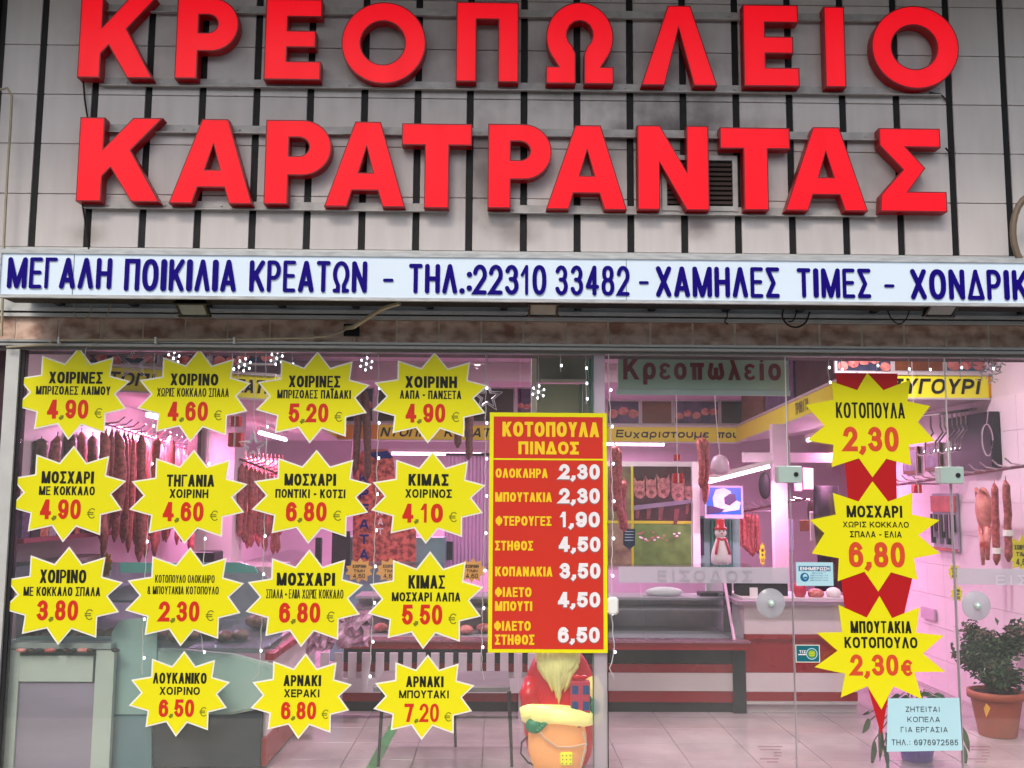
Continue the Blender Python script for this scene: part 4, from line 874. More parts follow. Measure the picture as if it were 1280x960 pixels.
for a_,b_,k,lb in ((590,644,'dark','dark brown panel left of the tall red poster'),(645,672,'meat','meat picture on the panel row left of the door post'),(470,588,'dark','long dark panel half hidden behind the fourth price star'),(425,468,'blue','bluish panel between the third and fourth price stars')):
    pc(a_,b_,484,528,Yc,k,lb)
Yr=1.56
for a_,b_,k,lb in ((1044,1115,'blue','dark blue picture panel behind the top of the red ribbon'),(1116,1180,'brown','tan picture panel above the right hand board'),(1181,1264,'teal','teal picture panel of meat at the upper right'),(1265,1300,'brown','brown panel at the far right edge')):
    pc(a_,b_,436,466,Yr,k,lb)
for a_,b_,k,lb in ((40,92,'brown','brown panel above the first price star'),(93,200,'blue','dark picture panel behind the first two price stars'),(201,262,'meat','red and brown picture panel above the second price star'),(263,345,'blue','grey blue picture panel between second and third price stars')):
    pc(a_,b_,432,456,Yr,k,lb)
# picture strips on slanting boards (right)
for k,(f0,f1,c_) in enumerate(((.05,.3,BROWNP),(.32,.58,MATS['picture_violet']),(.6,.95,BROWND))):
    a=Vector((rx1,5.5,ZC));b=Vector((2.70,1.5,ZF)); p0=a.lerp(b,f0);p1=a.lerp(b,f1)
    t=tag(MB().add([(p0.x,p0.y,p0.z+BH+.03),(p1.x,p1.y,p1.z+BH+.03),(p1.x,p1.y,2.99),(p0.x,p0.y,2.99),(p0.x+.03,p0.y,p0.z+BH+.03),(p1.x+.03,p1.y,p1.z+BH+.03),(p1.x+.03,p1.y,2.99),(p0.x+.03,p0.y,2.99)],[(0,1,2,3),(4,7,6,5),(0,4,5,1),(3,2,6,7),(0,3,7,4),(1,5,6,2)]).build('picture_panel',c_),['brown panel on the slanting board nearest the back','violet meat panel midway along the slanting board','dark panel on the slanting board nearest the glass'][k],'picture panel','picture panels above the product boards')
# recessed box behind the glass post (air curtain housing, pale green)
hz=thing('door_operator_panel','pale sage panel with green metal edges above the tall red poster','door housing',(P(700,480,.5).x,.5,1.9))
def hp(u0,v0_,u1,v1_,Y,m,nm,th=.03):
    mb=MB(); quad_px(mb,u0,v0_,u1,v1_,Y,th); return mb.build(nm,m,hz)
hp(669,442,742,478,.62,mat('sage_dark',(112,122,108),.6,noise=.06),'upper_recess')
hp(671,480,724,600,.60,SAGE,'back_board')
hp(664,443,670.5,600,.50,ALUL,'left_edge',.06)
hp(676,474,732,477.5,.56,ALUL,'cross_rail')
hp(724.5,480,728,600,.56,GREENF,'green_edge')
hp(736,442,740,600,.45,GREENF,'green_edge')
hp(728.5,480,742,600,.61,SAGE,'back_board')
# green shop sign inside
gs=thing('hanging_shop_sign','pale green inner sign with crimson lower case lettering behind the doors','sign',(P(876,465,.35).x,.35,2.2))
mb=MB(); quad_px(mb,772,441,986,487,.35,.012); mb.build('sheet',SIGNG,gs)
mb=MB(); quad_px(mb,770,487.5,988,494,.345,.02); mb.build('lower_rail',PATCH,gs)
mb=MB(); fit(mb,'Κρεοπωλείο',779,447,976,475,.348,.19,track=.2,step=.0002); mb.build('lettering',SIGNR,gs)
# ---- back counter (front face y=1.75) -----------------------------------------
YCF=1.75
def zat(v,Y,u=850): return P(u,v,Y).z
# checkout counter, right
c0=P(931,800,YCF).x; c1=P(1070,800,YCF).x
ck=thing('checkout_counter','white and red striped checkout counter right of the display case','counter',((c0+c1)/2,YCF,0))
bands=[(0,zat(872,YCF,1000),ALUL,'kick_rail'),(zat(872,YCF,1000),zat(864,YCF,1000)+.0,BRED,'lower_red_stripe'),(0,0,None,None)]
def band(t,x0,x1,v0_,v1_,Y,m,nm,u=1000,out=0):
    z0,z1=zat(v1_,Y,u),zat(v0_,Y,u)
    return MB().box(x0,x1,Y-out,Y+.03,z0+.001,z1-.001).build(nm,m,t)
MB().box(c0,c1,YCF+.03,YCF+.6,.0,zat(748,YCF,1000)-.002).build('counter_body',BWHT,ck)
band(ck,c0,c1,755,793,YCF,BWHT,'white_panel'); band(ck,c0,c1,793,799,YCF,BRED,'red_rail',out=.015)
band(ck,c0,c1,799,841,YCF,BRED,'red_panel'); band(ck,c0,c1,841,865,YCF,BWHT,'white_stripe'); band(ck,c0,c1,865,876.5,YCF,BRED,'lower_red_stripe')
band(ck,c0,c1,876.5,880,YCF,ALUL,'kick_rail',out=.02)
zt1=zat(751,YCF,1000)
MB().box(c0-.06,c1+.03,YCF-.05,YCF+.62,zt1-.03,zt1).build('worktop',mat('worktop_mauve',(150,130,146),.3,noise=.06),ck)
# things on the checkout
def small(name,lb,cat,mb,m,grp=None): return tag(mb.build(name,m),lb,cat,grp)
q0=P(925,745,1.95);q1=P(985,745,1.95)
ms=thing('scale_monitor','black cash register with a small white card beside the disc handle','cash register',((q0.x+q1.x)/2,1.95,zt1))
MB().box(q0.x,q1.x,1.95,2.15,zt1,zt1+.12).build('register_body',DARK,ms)
MB().box(P(939,740,1.9).x,P(949,740,1.9).x,1.944,1.949,zt1+.01,zt1+.08).build('price_card',WHITE,ms)
for k,(u,w_,h_,m_,lb) in enumerate(((1000,.10,.14,MATS['plaid_red'],'pink packet left on the checkout worktop'),(1020,.13,.08,MEAT,'dark red parcel on the checkout worktop'),(1042,.12,.09,WHITE,'white crumpled bag on the checkout worktop'))):
    q=P(u,748,1.9); mb=MB(); mb.smooth=True; mb.ell((q.x,1.9,zt1+h_/2),(w_/2,.07,h_/2),10,7)
    small('wrapped_parcel',lb,'parcel',mb,m_,'parcels on the checkout')
# central display case
d0=P(648,800,YCF).x; d1=P(915,800,YCF).x; d2=P(930,800,YCF).x
dc=thing('display_case','long refrigerated display case with dark bumper and red and white stripes, mid shop','display case',((d0+d1)/2,YCF,0))
dL=P(430,800,YCF).x
MB().box(dL,d2,YCF+.031,YCF+.9,.0,zat(812,YCF)).build('case_body',DARK,dc)
band(dc,dL,d1,841,864,YCF,BWHT,'white_stripe',850); band(dc,dL,d1,864,878,YCF,BRED,'lower_red_stripe',850); band(dc,dL,d1,830,841,YCF,BRED,'red_stripe',850)
band(dc,dL,d1,812,830,YCF,DARK,'dark_vent_band',850,-.01)
zb_0=zat(812,YCF-.1); zb_1=zat(801,YCF-.1)
MB().box(dL,d2,YCF-.12,YCF+.05,zb_0,zb_1-.014).build('bumper',BRED,dc)
MB().box(dL,d2+.02,YCF-.13,YCF+.05,zb_1-.0135,zb_1).build('bumper_rail',mat('pinkish_metal',(170,120,140),.25,.5,noise=.05),dc)
MB().box(d1+.0,d2+.005,YCF-.02,YCF+.1,0,zb_0-.002).build('corner_post',DARK,dc)
zs=zat(744,YCF+.75)
MB().box(dL,d2,YCF+.05,YCF+.85,zb_1-.03,zb_1-.005).build('tray_floor',mat('tray_grey',(170,170,174),.35,.2,noise=.1,scale=3,stretch=(.3,1,1)),dc)
MB().box(dL,d2,YCF+.75,YCF+.8,zb_1-.004,zs-.02).build('case_back',STEEL,dc)
MB().box(dL,d2,YCF+.55,YCF+.95,zs-.02,zs).build('service_shelf',mat('shelf_mauve',(186,176,186),.3,noise=.05),dc)
MB().box(dL,d2,YCF+.40,YCF+.7495,zb_1+.16,zb_1+.175).build('inner_shelf',STEEL,dc)
# sloping glass front
gt=zat(712,YCF+.35)
for a_,b_ in ((d0,d0+.95),(d0+.96,d1)):
    mb=MB(); A=[(a_,YCF-.05,zb_1),(b_,YCF-.05,zb_1),(b_,YCF+.3,gt),(a_,YCF+.3,gt)]; mb.add(A+[(x,y+.008,z) for x,y,z in A],[(0,1,2,3),(4,7,6,5),(0,4,5,1),(2,6,7,3),(1,5,6,2),(0,3,7,4)]); mb.build('front_glass',GL2,dc)
mb=MB(); A=[(d1,YCF-.05,zb_1),(d1,YCF+.8,zb_1),(d1,YCF+.8,gt),(d1,YCF+.3,gt)]; mb.add(A+[(x+.012,y,z) for x,y,z in A],[(0,1,2,3),(4,7,6,5),(0,4,5,1),(2,6,7,3),(1,5,6,2),(0,3,7,4)]); mb.build('end_glass',GL2,dc)
MB().tube([(d1+.005,YCF-.06,zb_1),(d1+.005,YCF+.3,gt)],.012,6).build('glass_edge',mat('pink_edge',(236,190,220),.2,noise=.02),dc)
MB().box(dL,d1,YCF+.28,YCF+.86,gt+.001,gt+.012).build('top_glass',GL2,dc)
MB().box(P(905,740,YCF+.4).x,P(915,740,YCF+.4).x,YCF+.4,YCF+.44,zb_1,gt).build('glass_pillar',DARK,dc)
mm=0
for k in range(16):
    x=dL+.1+k*.135
    if x>P(650,800,YCF).x: break
    mb=MB(); mb.smooth=True; mb.ell((x,YCF+.25+.1*(k%2),zb_1+.03),(.06,.1,.035),8,6)
    mb.build('meat_portion',MEAT if k%3 else MEATP,dc)
tag(MB().box(d2+.03,P(970,740,YCF).x,YCF+.62,YCF+.64,.9,.9001).build('x',WHITE),None) if False else None
# white items on service shelf
q=P(830,742,2.45); mb=MB(); mb.smooth=True; mb.ell((q.x,2.45,zs+.03),(.16,.08,.045),12,6)
small('paper_bundle','bundle of white wrapping paper lying on the case shelf','paper',mb,WHITE)
mb=MB(); q=P(895,742,2.45); mb.box(q.x-.14,q.x+.12,2.4,2.55,zs,zs+.03); small('tray','dark tray lying on the right end of the case shelf','tray',mb,DARK)
mb=MB(); q=P(900,738,2.5); mb.box(q.x-.1,q.x+.12,2.56,2.62,zs,zs+.14); small('paper_stack','white paper stack standing behind the dark tray','paper',mb,WHITE)
# white picket strip in front of the case
pk=thing('picket_screen','row of white upright slats with a lower rail in front of the case','low screen',(P(470,850,1.5).x,1.5,0))
xa,xb=P(330,850,1.5).x,P(668,850,1.5).x
zp0,zp1,zp2=zat(866,1.5,500),zat(848,1.5,500),zat(816,1.5,500)
u=331; smesh=None; PKW=mat('picket_white',(206,196,206),.4,noise=.04)
MB().box(xa,xb,1.5,1.52,zp0,zp1).build('lower_rail',PKW,pk)
while u<664:
    a=P(u,830,1.5).x; b=P(u+10.5,830,1.5).x
    o=MB().bbox(0,b-a,0,.018,0,zp2-zp1-.001,.002).build('slat',PKW,pk) if smesh is None else bpy.data.objects.new('slat',smesh)
    if smesh is None: smesh=o.data
    else: COL.objects.link(o); o.parent=pk
    o.location=Vector((a,1.5,zp1+.0005))-PW[pk.name]; u+=17.3
for x in (xa+.1,xb-.1): MB().box(x-.015,x+.015,1.522,1.545,0,zp1).build('foot',PKW,pk)
# ---- left case (near) ----------------------------------------------------------
XE=-1.36; YE=.14
nc=thing('deli_case','large curved glass deli case with pale green end and dark base, lower left','display case',(-2.2,YE,0))
def endz(v): return P(260,v,YE).z
# dark base
MB().box(-3.15,XE-.02,YE+.03,1.6,.02,endz(893)).build('base',NAVY,nc)
MB().box(-3.15,XE-.02,YE+.005,YE+.029,.02,endz(893)).build('base_end_panel',NAVY,nc)
# pale body: profile in y, bulging, extruded along x? end faces camera: outline in xz
ed=[(135,893),(200,893),(290,893),(325,886),(344,868),(347,845),(344,832),(290,818),(215,811),(135,811)]
L=loop_px([(-30,893)]+ed[1:-1]+[(-30,811)],YE)[0]
L=[(min(x,XE+.02) if False else x,z) for x,z in L]
mb=MB(); mb.prism([L],YE,YE+.05,back=True); mb.build('end_moulding',CASEG,nc)
mb=MB(); mb.prism([inset(L[::-1],.015)],YE-.012,YE-.001); mb.build('end_inlay',mat('case_inlay',(160,184,176),.25,noise=.08,scale=2),nc)
# curved glass end and hood
gl=[(20,811),(344,811),(352,800),(352,770),(345,745),(333,722),(318,708),(300,703),(150,703),(20,703)]
Lg=loop_px(gl[::-1],YE+.02)[0]
mb=MB(); mb.prism([Lg],YE+.02,YE+.03,back=True); mb.build('end_glass',glass('teal_glass',(.62,.80,.78),.07,.5),nc)
# teal top cap
mb=MB(); mb.prism(loop_px([(150,716),(322,716),(318,708),(300,703),(150,703)][::-1],YE+.0),YE+.0,YE+.019,back=True); mb.build('top_cap',TEALP,nc)
# hood glass going back along the right
prof=[(352,800),(352,770),(345,745),(333,722),(318,708),(300,703)]
pf=[P(u,v,YE+.03) for u,v in prof]
mb=MB(); A=[(p_.x,YE+.031,p_.z) for p_ in pf]+[(p_.x,1.7,p_.z) for p_ in pf]; n=len(pf); mb.smooth=True
mb.add(A,[(i,i+1,i+1+n,i+n) for i in range(n-1)]); mb.build('curved_glass',GL2,nc)
# long side
zsd=lambda v,Y:P(360,v,Y).z
MB().box(XE-.019,XE-.001,YE+.06,1.7,.18,.62).build('side_panel',BWHT,nc)
MB().box(XE-.019,XE+.01,YE+.03,1.7,.02,.178).build('side_red_kick',BRED,nc)
MB().box(XE-.019,XE+.03,YE+.06,1.7,.622,.66).build('side_bumper',BRED,nc)
MB().box(-3.1,XE-.03,YE+.06,1.65,.662,.69).build('display_deck',STEEL,nc)
MB().box(-3.1,-2.9,YE+.06,1.65,.692,1.16).build('case_back',STEEL,nc)
MB().box(-3.1,-2.0,YE+.3,1.65,.93,.945).build('inner_shelf',GREY,nc)
for k in range(14):
    u=60+k*18; q=P(40+k*20,800,.5+.05*(k%3)); mb=MB(); mb.smooth=True; mb.ell((q.x,q.y,.72),(.055,.09,.035),8,6); mb.build('meat_portion',[MEAT,MEATP,SAUS][k%3],nc)
for k in range(8):
    mb=MB(); mb.smooth=True; mb.ell((XE-.18-.1*(k%2),1.0+k*.09,.74),(.09,.06,.05),8,6); mb.build('meat_portion',[MEATP,MEAT][k%2],nc)
for k,(u0,u1,v0_,v1_,Yw) in enumerate(((382,418,772,818,.9),(420,462,768,812,1.3))):
    a=P(u0,v1_,Yw); b=P(u1,v0_,Yw); mb=MB(); n=7; A=[]; rr=random.Random(k+1)
    for i in range(n+1):
        for j in range(n+1): A.append((a.x+(b.x-a.x)*(i+rr.uniform(-.3,.3))/n,Yw+rr.uniform(-.04,.04)+.1*j/n,a.z+(b.z-a.z)*(j+rr.uniform(-.3,.3))/n+.03*i/n))
    mb.add(A,[(i*(n+1)+j,(i+1)*(n+1)+j,(i+1)*(n+1)+j+1,i*(n+1)+j+1) for i in range(n) for j in range(n)]); mb.build('plastic_wrap',mat('crumpled_wrap',(226,190,214),.18,.5,noise=.2,scale=16,col2=(130,70,100)),nc)
# rounded teal reflection in the glass, painted as a solid panel
# (thin coloured plate parented to the case)
mb=MB(); mb.prism(loop_px([(136,893),(196,893),(196,771),(150,775),(140,790),(136,820)][::-1],YE-.02),YE-.022,YE-.0125); mb.build('teal_reflection',mat('teal_reflection',(146,174,170),.25,noise=.05,scale=2),nc)
mb=MB(); mb.prism(loop_px([(-40,968),(190,968),(190,894),(-40,894)][::-1],YE-.01),YE-.02,YE+.004); mb.build('lower_teal_panel',mat('lower_teal',(96,128,136),.3,noise=.1,scale=2),nc)
# pale bars reflected in the window, built as a solid stand
wsd=thing('reflection_stand','pale reflected bars built as a square framed stand with lilac panel at the lower left','stand',(P(70,880,.08).x,.08,0))
WG=mat('reflection_offwhite',(182,190,182),.4,noise=.04,scale=3)
mb=MB()
for a_,b_ in ((-1,20),(116,139)): quad_px(mb,a_,812,b_,985,.06,.04)
quad_px(mb,20,820,116,852,.062,.036); mb.build('frame',WG,wsd)
mb=MB(); quad_px(mb,20,853,116,985,.075,.02); mb.build('lilac_panel',mat('lilac_panel',(150,138,156),.35,noise=.12,scale=3,stretch=(.5,1,2)),wsd)
mb=MB(); quad_px(mb,-1,804,139,811,.05,.3); mb.build('top_shelf',mat('shelf_grey_green',(150,160,156),.4,noise=.05),wsd)
rng=random.Random(3)
for k,u in enumerate((6,26,38,48,62,82,92,104,112,144)):
    q=P(u,813,.03); mb=MB(); mb.smooth=True; mb.ell((q.x,.035,q.z+.0),(.02+rng.random()*.025,.02,.012),8,5)
    mb.build('tray_item',[DARK,MEAT,BROWND][k%3],wsd)
# grey table
tb=thing('small_table','low grey table with thin dark legs just inside the glass','table',(P(600,900,.35).x,.35,0))
x0,x1=P(470,858,.35).x,P(637,858,.35).x; zt2=P(600,853,.35).z
MB().bbox(x0,x1,.2,.75,zt2-.03,zt2,.004).build('table_top',GREY,tb)
for (u,y) in ((566,.72),(479,.72),(636,.24),(478,.24)):
    x=P(u,900,y).x; MB().tube([(x,y,zt2-.031),(x+.02*(1 if u>550 else -1),y,.0)],.013,6,r2=.009).build('leg',DARK,tb)
# ---- walls, racks, sausages -----------------------------------------------------
# the sausage prototypes
def sausage_mesh(name,m,L=1.0,r=.022,bend=.0,seed=0):
    rng=random.Random(seed); mb=MB(); mb.smooth=True
    pts=[]; n=14
    for i in range(n+1):
        t=i/n; pts.append((bend*math.sin(t*math.pi)+rng.uniform(-.003,.003),rng.uniform(-.003,.003),-t*L))
    mb.tube(pts,lambda t:r*(.25 if t<.03 else .35 if t<.06 else 1)*(1-.05*math.sin(t*9+seed*2))*(.25 if t>.985 else .8 if t>.93 else 1),8)
    mb.tube([(0,0,.05),(0,0,-.005)],.003,4)
    me=bpy.data.meshes.new(name); me.from_pydata(mb.v,[],mb.f); me.materials.append(m)
    for p_ in me.polygons: p_.use_smooth=True
    return me
SM=[sausage_mesh('sausage',SAUS,1,.026,.01*k,k) for k in range(4)]
SMD=[sausage_mesh('sausage_dark',SAUD,1,.034,.012*k,k+9) for k in range(2)]
def hang(me,x,y,z,L,th=1,label='',cat='sausage',grp=None,rx=0):
    o=bpy.data.objects.new('sausage',me); COL.objects.link(o); o.location=(x,y,z); o.scale=(th,th,L); o.rotation_euler=(R(random.uniform(-2,2)+rx),R(random.uniform(-2,2)),random.uniform(0,6))
    tag(o,label,cat,grp); return o
def rack(label,a,b,hooks=12,side=1):
    a=Vector(a);b=Vector(b); t=thing('hanging_rail',label,'meat rail',tuple((a+b)/2)); MB().tube([a,b],.011,6).build('rail_bar',mat('rail_rust_pink',(120,70,84),.35,.5,noise=.1),t)
    dv=(b-a)
    for k in range(hooks):
        p_=a+dv*((k+.5)/hooks); MB().tube([p_,p_+Vector((side*.09,0,.015)),p_+Vector((side*.13,0,.05))],.006,5).build('hook',CHROME,t)
    for f in (.08,.92):
        p_=a+dv*f; MB().tube([p_,p_+Vector((-side*.27,0,.0))],.008,5).build('wall_bracket',CHROME,t)
    return t
XR=-2.85
ra=PX(128,528,XR); rb_=PX(238,562,XR)
rack('pink metal rail with prongs along the left wall',ra,rb_,14,1)
dv=rb_-ra
g1='sausages hanging on the left wall rail'
for k in range(30):
    f=(k+.5)/30; p_=ra+dv*f
    hang(SM[k%4],p_.x+random.uniform(-.03,.05),p_.y,p_.z-.03,random.uniform(.72,.98),random.uniform(.85,1.1),'dark red dried sausage hanging in the crowded row on the left wall rail',grp=g1)
for k,(u,v1_,Y) in enumerate(((176,690,1.6),(132,678,1.2),(212,655,2.2),(148,648,1.35),(196,670,1.9))):
    p_=P(u,560,Y); z1=P(u,v1_,Y).z
    hang(SM[k%4],p_.x,Y,p_.z+.1,p_.z+.1-z1,1.35,['longest dark red sausage, hanging lowest beside the third row star','long sausage reaching down left of the two lowest tags','sausage hanging right of the longest one','thick sausage beside the first two stars gap','sausage between the left wall stars'][k])
# dense second row behind
for k in range(20):
    Y=3.2+k*.1; x=-2.75+.02*k; hang(SM[(k+1)%4],x,Y,2.0,random.uniform(.7,.95),1.25,'red sausage in the farther row behind the left wall rail',grp='sausages hanging farther back on the left')
# rack in 320-355
ra2=P(300,574,2.7); rb2=P(352,594,3.4)
rack('second pink rail with prongs left of the middle stars',ra2,rb2,8,1)
for k in range(10):
    p_=ra2.lerp(rb2,(k+.5)/10); hang(SM[k%4],p_.x,p_.y,p_.z-.03,random.uniform(.55,.72),1.1,'red sausage on the second rail between price stars',grp='sausages hanging on the second rail')
# extra ones at the left edge
for k,(u,v0_,v1_,Y,th) in enumerate(((52,548,604,1.0,1.3),(72,545,655,1.2,1.5),(88,540,650,1.5,1.5),(102,540,650,1.7,1.5),(116,545,650,1.8,1.4))):
    p_=P(u,v0_,Y); z1=P(u,v1_,Y).z; hang((SM+SMD)[(k*3+4)%6],p_.x,Y,p_.z,p_.z-z1,th,['short fat dark knotted sausage below the first star','hanging salami second from the left wall','hanging salami third from the left wall','hanging salami fourth from the left wall','hanging salami fifth from the left wall'][k])
# dark salamis hanging from the centre canopy (px 437..460 and 575..590)
for k,(u0,u1,v0_,v1_,Y) in enumerate(((450,443,485,592,3.6),(455,459,485,600,3.6),(576,572,480,560,3.8),(583,586,480,575,3.8))):
    a=P(u0,v0_,Y);b=P(u1,v1_,Y); o=hang(SMD[k%2],a.x,Y,a.z,(a-b).length,1.1,['left one of a pair of long dark salamis hanging between two top row stars','right one of a pair of long dark salamis hanging between two top row stars','left dark salami beside the tall red poster','right dark salami beside the tall red poster'][k])
    o.rotation_euler=(0,math.atan2(a.x-b.x,a.z-b.z),0)
# bunches near the pig poster
for k,(u,v0_,v1_,Y,th) in enumerate(((768,555,640,3.0,1.5),(773,560,652,3.0,1.4),(780,600,665,3.1,1.5),(873,548,610,3.2,1.1),(878,546,630,3.2,1.1),(882,548,626,3.2,1.0))):
    p_=P(u,v0_,Y); z1=P(u,v1_,Y).z; hang(SM[k%4],p_.x,Y,p_.z,p_.z-z1,th,['sausage string left of the pig picture, first','sausage string left of the pig picture, second','short sausage left of the pig picture, lowest','sausage left in the bunch beside the television','longest sausage in the bunch beside the television','sausage right in the bunch beside the television'][k])
for k in range(6):
    u=924+k*4.2; Y=4.2; p_=P(u,641+k*.3,Y); z1=P(u,[684,686,690,694,696,692][k],Y).z; hang(SM[k%4],p_.x,Y,p_.z,p_.z-z1,1.0,'slim sausage in the small bunch right of the snowman',grp='sausages right of the snowman')
rack('pink rail above the small sausage bunch',P(926,640,4.25),P(1008,623,3.6),9,-1)
# right wall
rk0,rk1=PX(1122,606,WX-.32),PX(1290,581,WX-.32)
rack('pink metal rail with prongs along the right wall',rk0,rk1,13,-1)
for k,(u,v0_,v1_,th) in enumerate(((1243,604,706,.95),(1257,600,702,1.0))):
    p_=PX(u,v0_,WX-.3); z1=PX(u,v1_,WX-.3).z
    hang(SM[k],p_.x,p_.y,p_.z,p_.z-z1,th,['long brown sausage with a paper tag, left one on the right wall','long brown sausage with a paper tag, right one on the right wall'][k])
    q=PX(u,(v1_-18 if k==0 else v1_-36),WX-.3); tg=MB(); tg.lathe([(.036,-.02),(.036,.02)],8,(p_.x,p_.y,q.z)); small('paper_tag',['white paper band around the left long sausage','white paper band around the right long sausage'][k],'tag',tg,WHITE)
# wall items on the right wall
def onwall(u0,v0_,u1,v1_,th=.02):
    a=PX(u0,v0_,WX-th-.008); b=PX(u1,v1_,WX-th-.008); return min(a.y,b.y),max(a.y,b.y),min(a.z,b.z),max(a.z,b.z)
y0,y1,z0,z1=onwall(1188,548,1242,583,.06)
tag(MB().box(WX-.08,WX-.009,y0,y1,z0-.02,z1+.16).build('wall_speaker',mat('speaker_black',(34,24,36),.5,noise=.1)),'dark square speaker on the right wall behind the chrome hooks','speaker')
y0,y1,z0,z1=onwall(1165,617,1198,690,.02)
kr=thing('knife_board','pale red topped board of knives and tools on the right wall','tool board',(WX-.02,(y0+y1)/2,z0))
MB().box(WX-.03,WX-.009,y0,y1,z0,z1).build('board',mat('board_lilac',(170,160,180),.5,noise=.15,scale=20,stretch=(1,6,1)),kr)
MB().box(WX-.045,WX-.0305,y0,y1,z1-.15,z1-.02).build('red_header',mat('salmon_header',(200,90,90),.5,noise=.2,scale=14),kr)
MB().box(WX-.045,WX-.0305,y0,y1,z0,z0+.02).build('red_foot',mat('salmon_header',(200,90,90)),kr)
for k in range(9):
    y=y0+.03+(y1-y0-.06)*k/8; h=.14+.05*(k%3); MB().box(WX-.06,WX-.031,y-.012,y+.012,z1-.17-h,z1-.17).build('knife',STEEL if k%2 else DARK,kr)
# hanging trotter / pork leg
p_=PX(1230,640,WX-.2)
pg=thing('pork_leg','pale pinkish pork leg piece hanging left of the long sausages','meat',(p_.x,p_.y,p_.z))
mb=MB(); mb.smooth=True; mb.ell((p_.x,p_.y,p_.z+.02),(.05,.085,.16),12,9); mb.tube([(p_.x,p_.y+.05,p_.z+.1),(p_.x,p_.y+.11,p_.z+.17)],.03,8,r2=.012); mb.build('joint',MEATP,pg)
mb=MB(); mb.smooth=True
mb.tube([(p_.x,p_.y+.04,p_.z-.1),(p_.x,p_.y+.05,p_.z-.38)],.03,8,r2=.012); mb.tube([(p_.x,p_.y-.04,p_.z-.1),(p_.x,p_.y-.02,p_.z-.34)],.028,8,r2=.014); mb.build('shank',MEAT,pg)
# S hooks on a small rail
hk0=P(1150,520,1.7); hk1=P(1222,511,1.7)
tag(MB().tube([hk0,hk1],.012,6).build('hook_rail',CHROME),'short chrome rail carrying butcher hooks under the right canopy','rail')
Lb=['first from the left, shortest curl','second from the left','third from the left','fourth from the left','fifth from the left','sixth from the left','seventh from the left','rightmost, swung outward']
for k,u in enumerate((1163,1175,1180,1190,1196,1201,1207,1212)):
    p_=P(u,522-k*.9,1.7); mb=MB(); s=1
    tl=.26; sw=.1 if k==7 else -.06
    pts=[p_+Vector((0,0,.02)),p_+Vector((.0,.0,-.08)),p_+Vector((.012,-.01,-.12)),p_+Vector((sw*.9,-.015,-.2)),p_+Vector((sw,-.02,-tl))]+[p_+Vector((sw-.035+.035*math.cos(a),-.02,-tl-.0-.035*math.sin(a))) for a in (.5,1.2,1.9,2.6)]
    mb.tube(pts,.007,6); tag(mb.build('butcher_hook',CHROME),'chrome butcher hook, '+Lb[k]+' of eight','hook','chrome butcher hooks')
q=P(1234,550,1.3)
mb=MB(); mb.tube([(q.x+.055*math.cos(a),1.3+.03*math.cos(a),q.z+.115*math.sin(a)) for a in [i*math.pi/12 for i in range(25)]],.006,5); mb.tube([(q.x,1.3,q.z+.115),(q.x+.02,1.3,q.z+.23)],.003,4)
small('wire_hoop','chrome wire hoop hanging at the right of the hooks','hoop',mb,CHROME)
for k,(u0,u1,v0_,v1_) in enumerate(((1155,1176,555,588),(1128,1148,560,592))):
    y0,y1,z0,z1=onwall(u0,v0_,u1,v1_,.02); t=thing('framed_picture',['small framed picture with a dark fork shape on the right wall','small framed picture half hidden by the uppermost right star'][k],'picture',(WX-.02,(y0+y1)/2,z0))
    MB().box(WX-.03,WX-.009,y0,y1,z0,z1).build('frame',BROWNP,t); MB().box(WX-.034,WX-.0305,y0+.03,y1-.03,z0+.03,z1-.03).build('print',mat('print_grey',(150,140,170),.5,noise=.3,scale=12),t)
y0,y1,z0,z1=onwall(1151,758,1168,776,.02)
tag(MB().box(WX-.03,WX-.009,y0,y1,z0,z1).build('wall_socket_box',mat('socket_lilac',(190,160,184),.5,noise=.03)),'small lilac box fixed low on the right wall above the notice','wall box')
# yellow mini price stars on the right wall
def mini(u,v,Y,w,h,lb,m=BYEL,onx=None):
    q=P(u,v,Y); L=[(q.x+(a-.5)*w,q.z+(b-.5)*h) for a,b in STN]
    t=thing('small_price_tag',lb,'price tag',tuple(q),'small price tags inside the shop')
    MB().prism([L],Y,Y+.004,back=True).build('card',m,t)
    mb=MB(); put_text(mb,'ΧΟΙΡΙΝΗ',(q.x-w*.25,Y-.002,q.z+h*.1),(1,0,0),(0,0,1),w*.5,h*.13,.2)
    put_text(mb,'ΤΙΜΗ',(q.x-w*.2,Y-.002,q.z-h*.07),(1,0,0),(0,0,1),w*.4,h*.11,.2)
    put_text(mb,'4,60',(q.x-w*.22,Y-.002,q.z-h*.3),(1,0,0),(0,0,1),w*.44,h*.17,.14); mb.build('lettering',MATS['price_orange_print'] if m is BORG else INK,t)
OR2=mat('pale_orange_card',(226,180,90),.5,noise=.03)
mini(449,713,1.8,.21,.19,'small orange price star between third row stars, first on the case',OR2)
mini(487,713,1.8,.21,.19,'small orange price star, second on the case',OR2)
mini(590,713,1.8,.21,.19,'small orange price star beside the tall red poster',OR2)
mini(1278,692,1.0,.22,.26,'small yellow price star at the right edge below the sausages')
for (u,v,lb) in ((1193,715,'upper'),(1196,742,'lower')):
    mini(u,v,1.3,.09,.13,'tiny '+lb+' yellow price star beside the door edge')
mini(953,693,3.9,.06,.24,'narrow yellow tag below the small sausages'); mini(977,704,3.7,.07,.14,'small square yellow tag right of the narrow one')
mini(132,706,1.5,.1,.2,'ochre price tag below the left sausages',BORG)
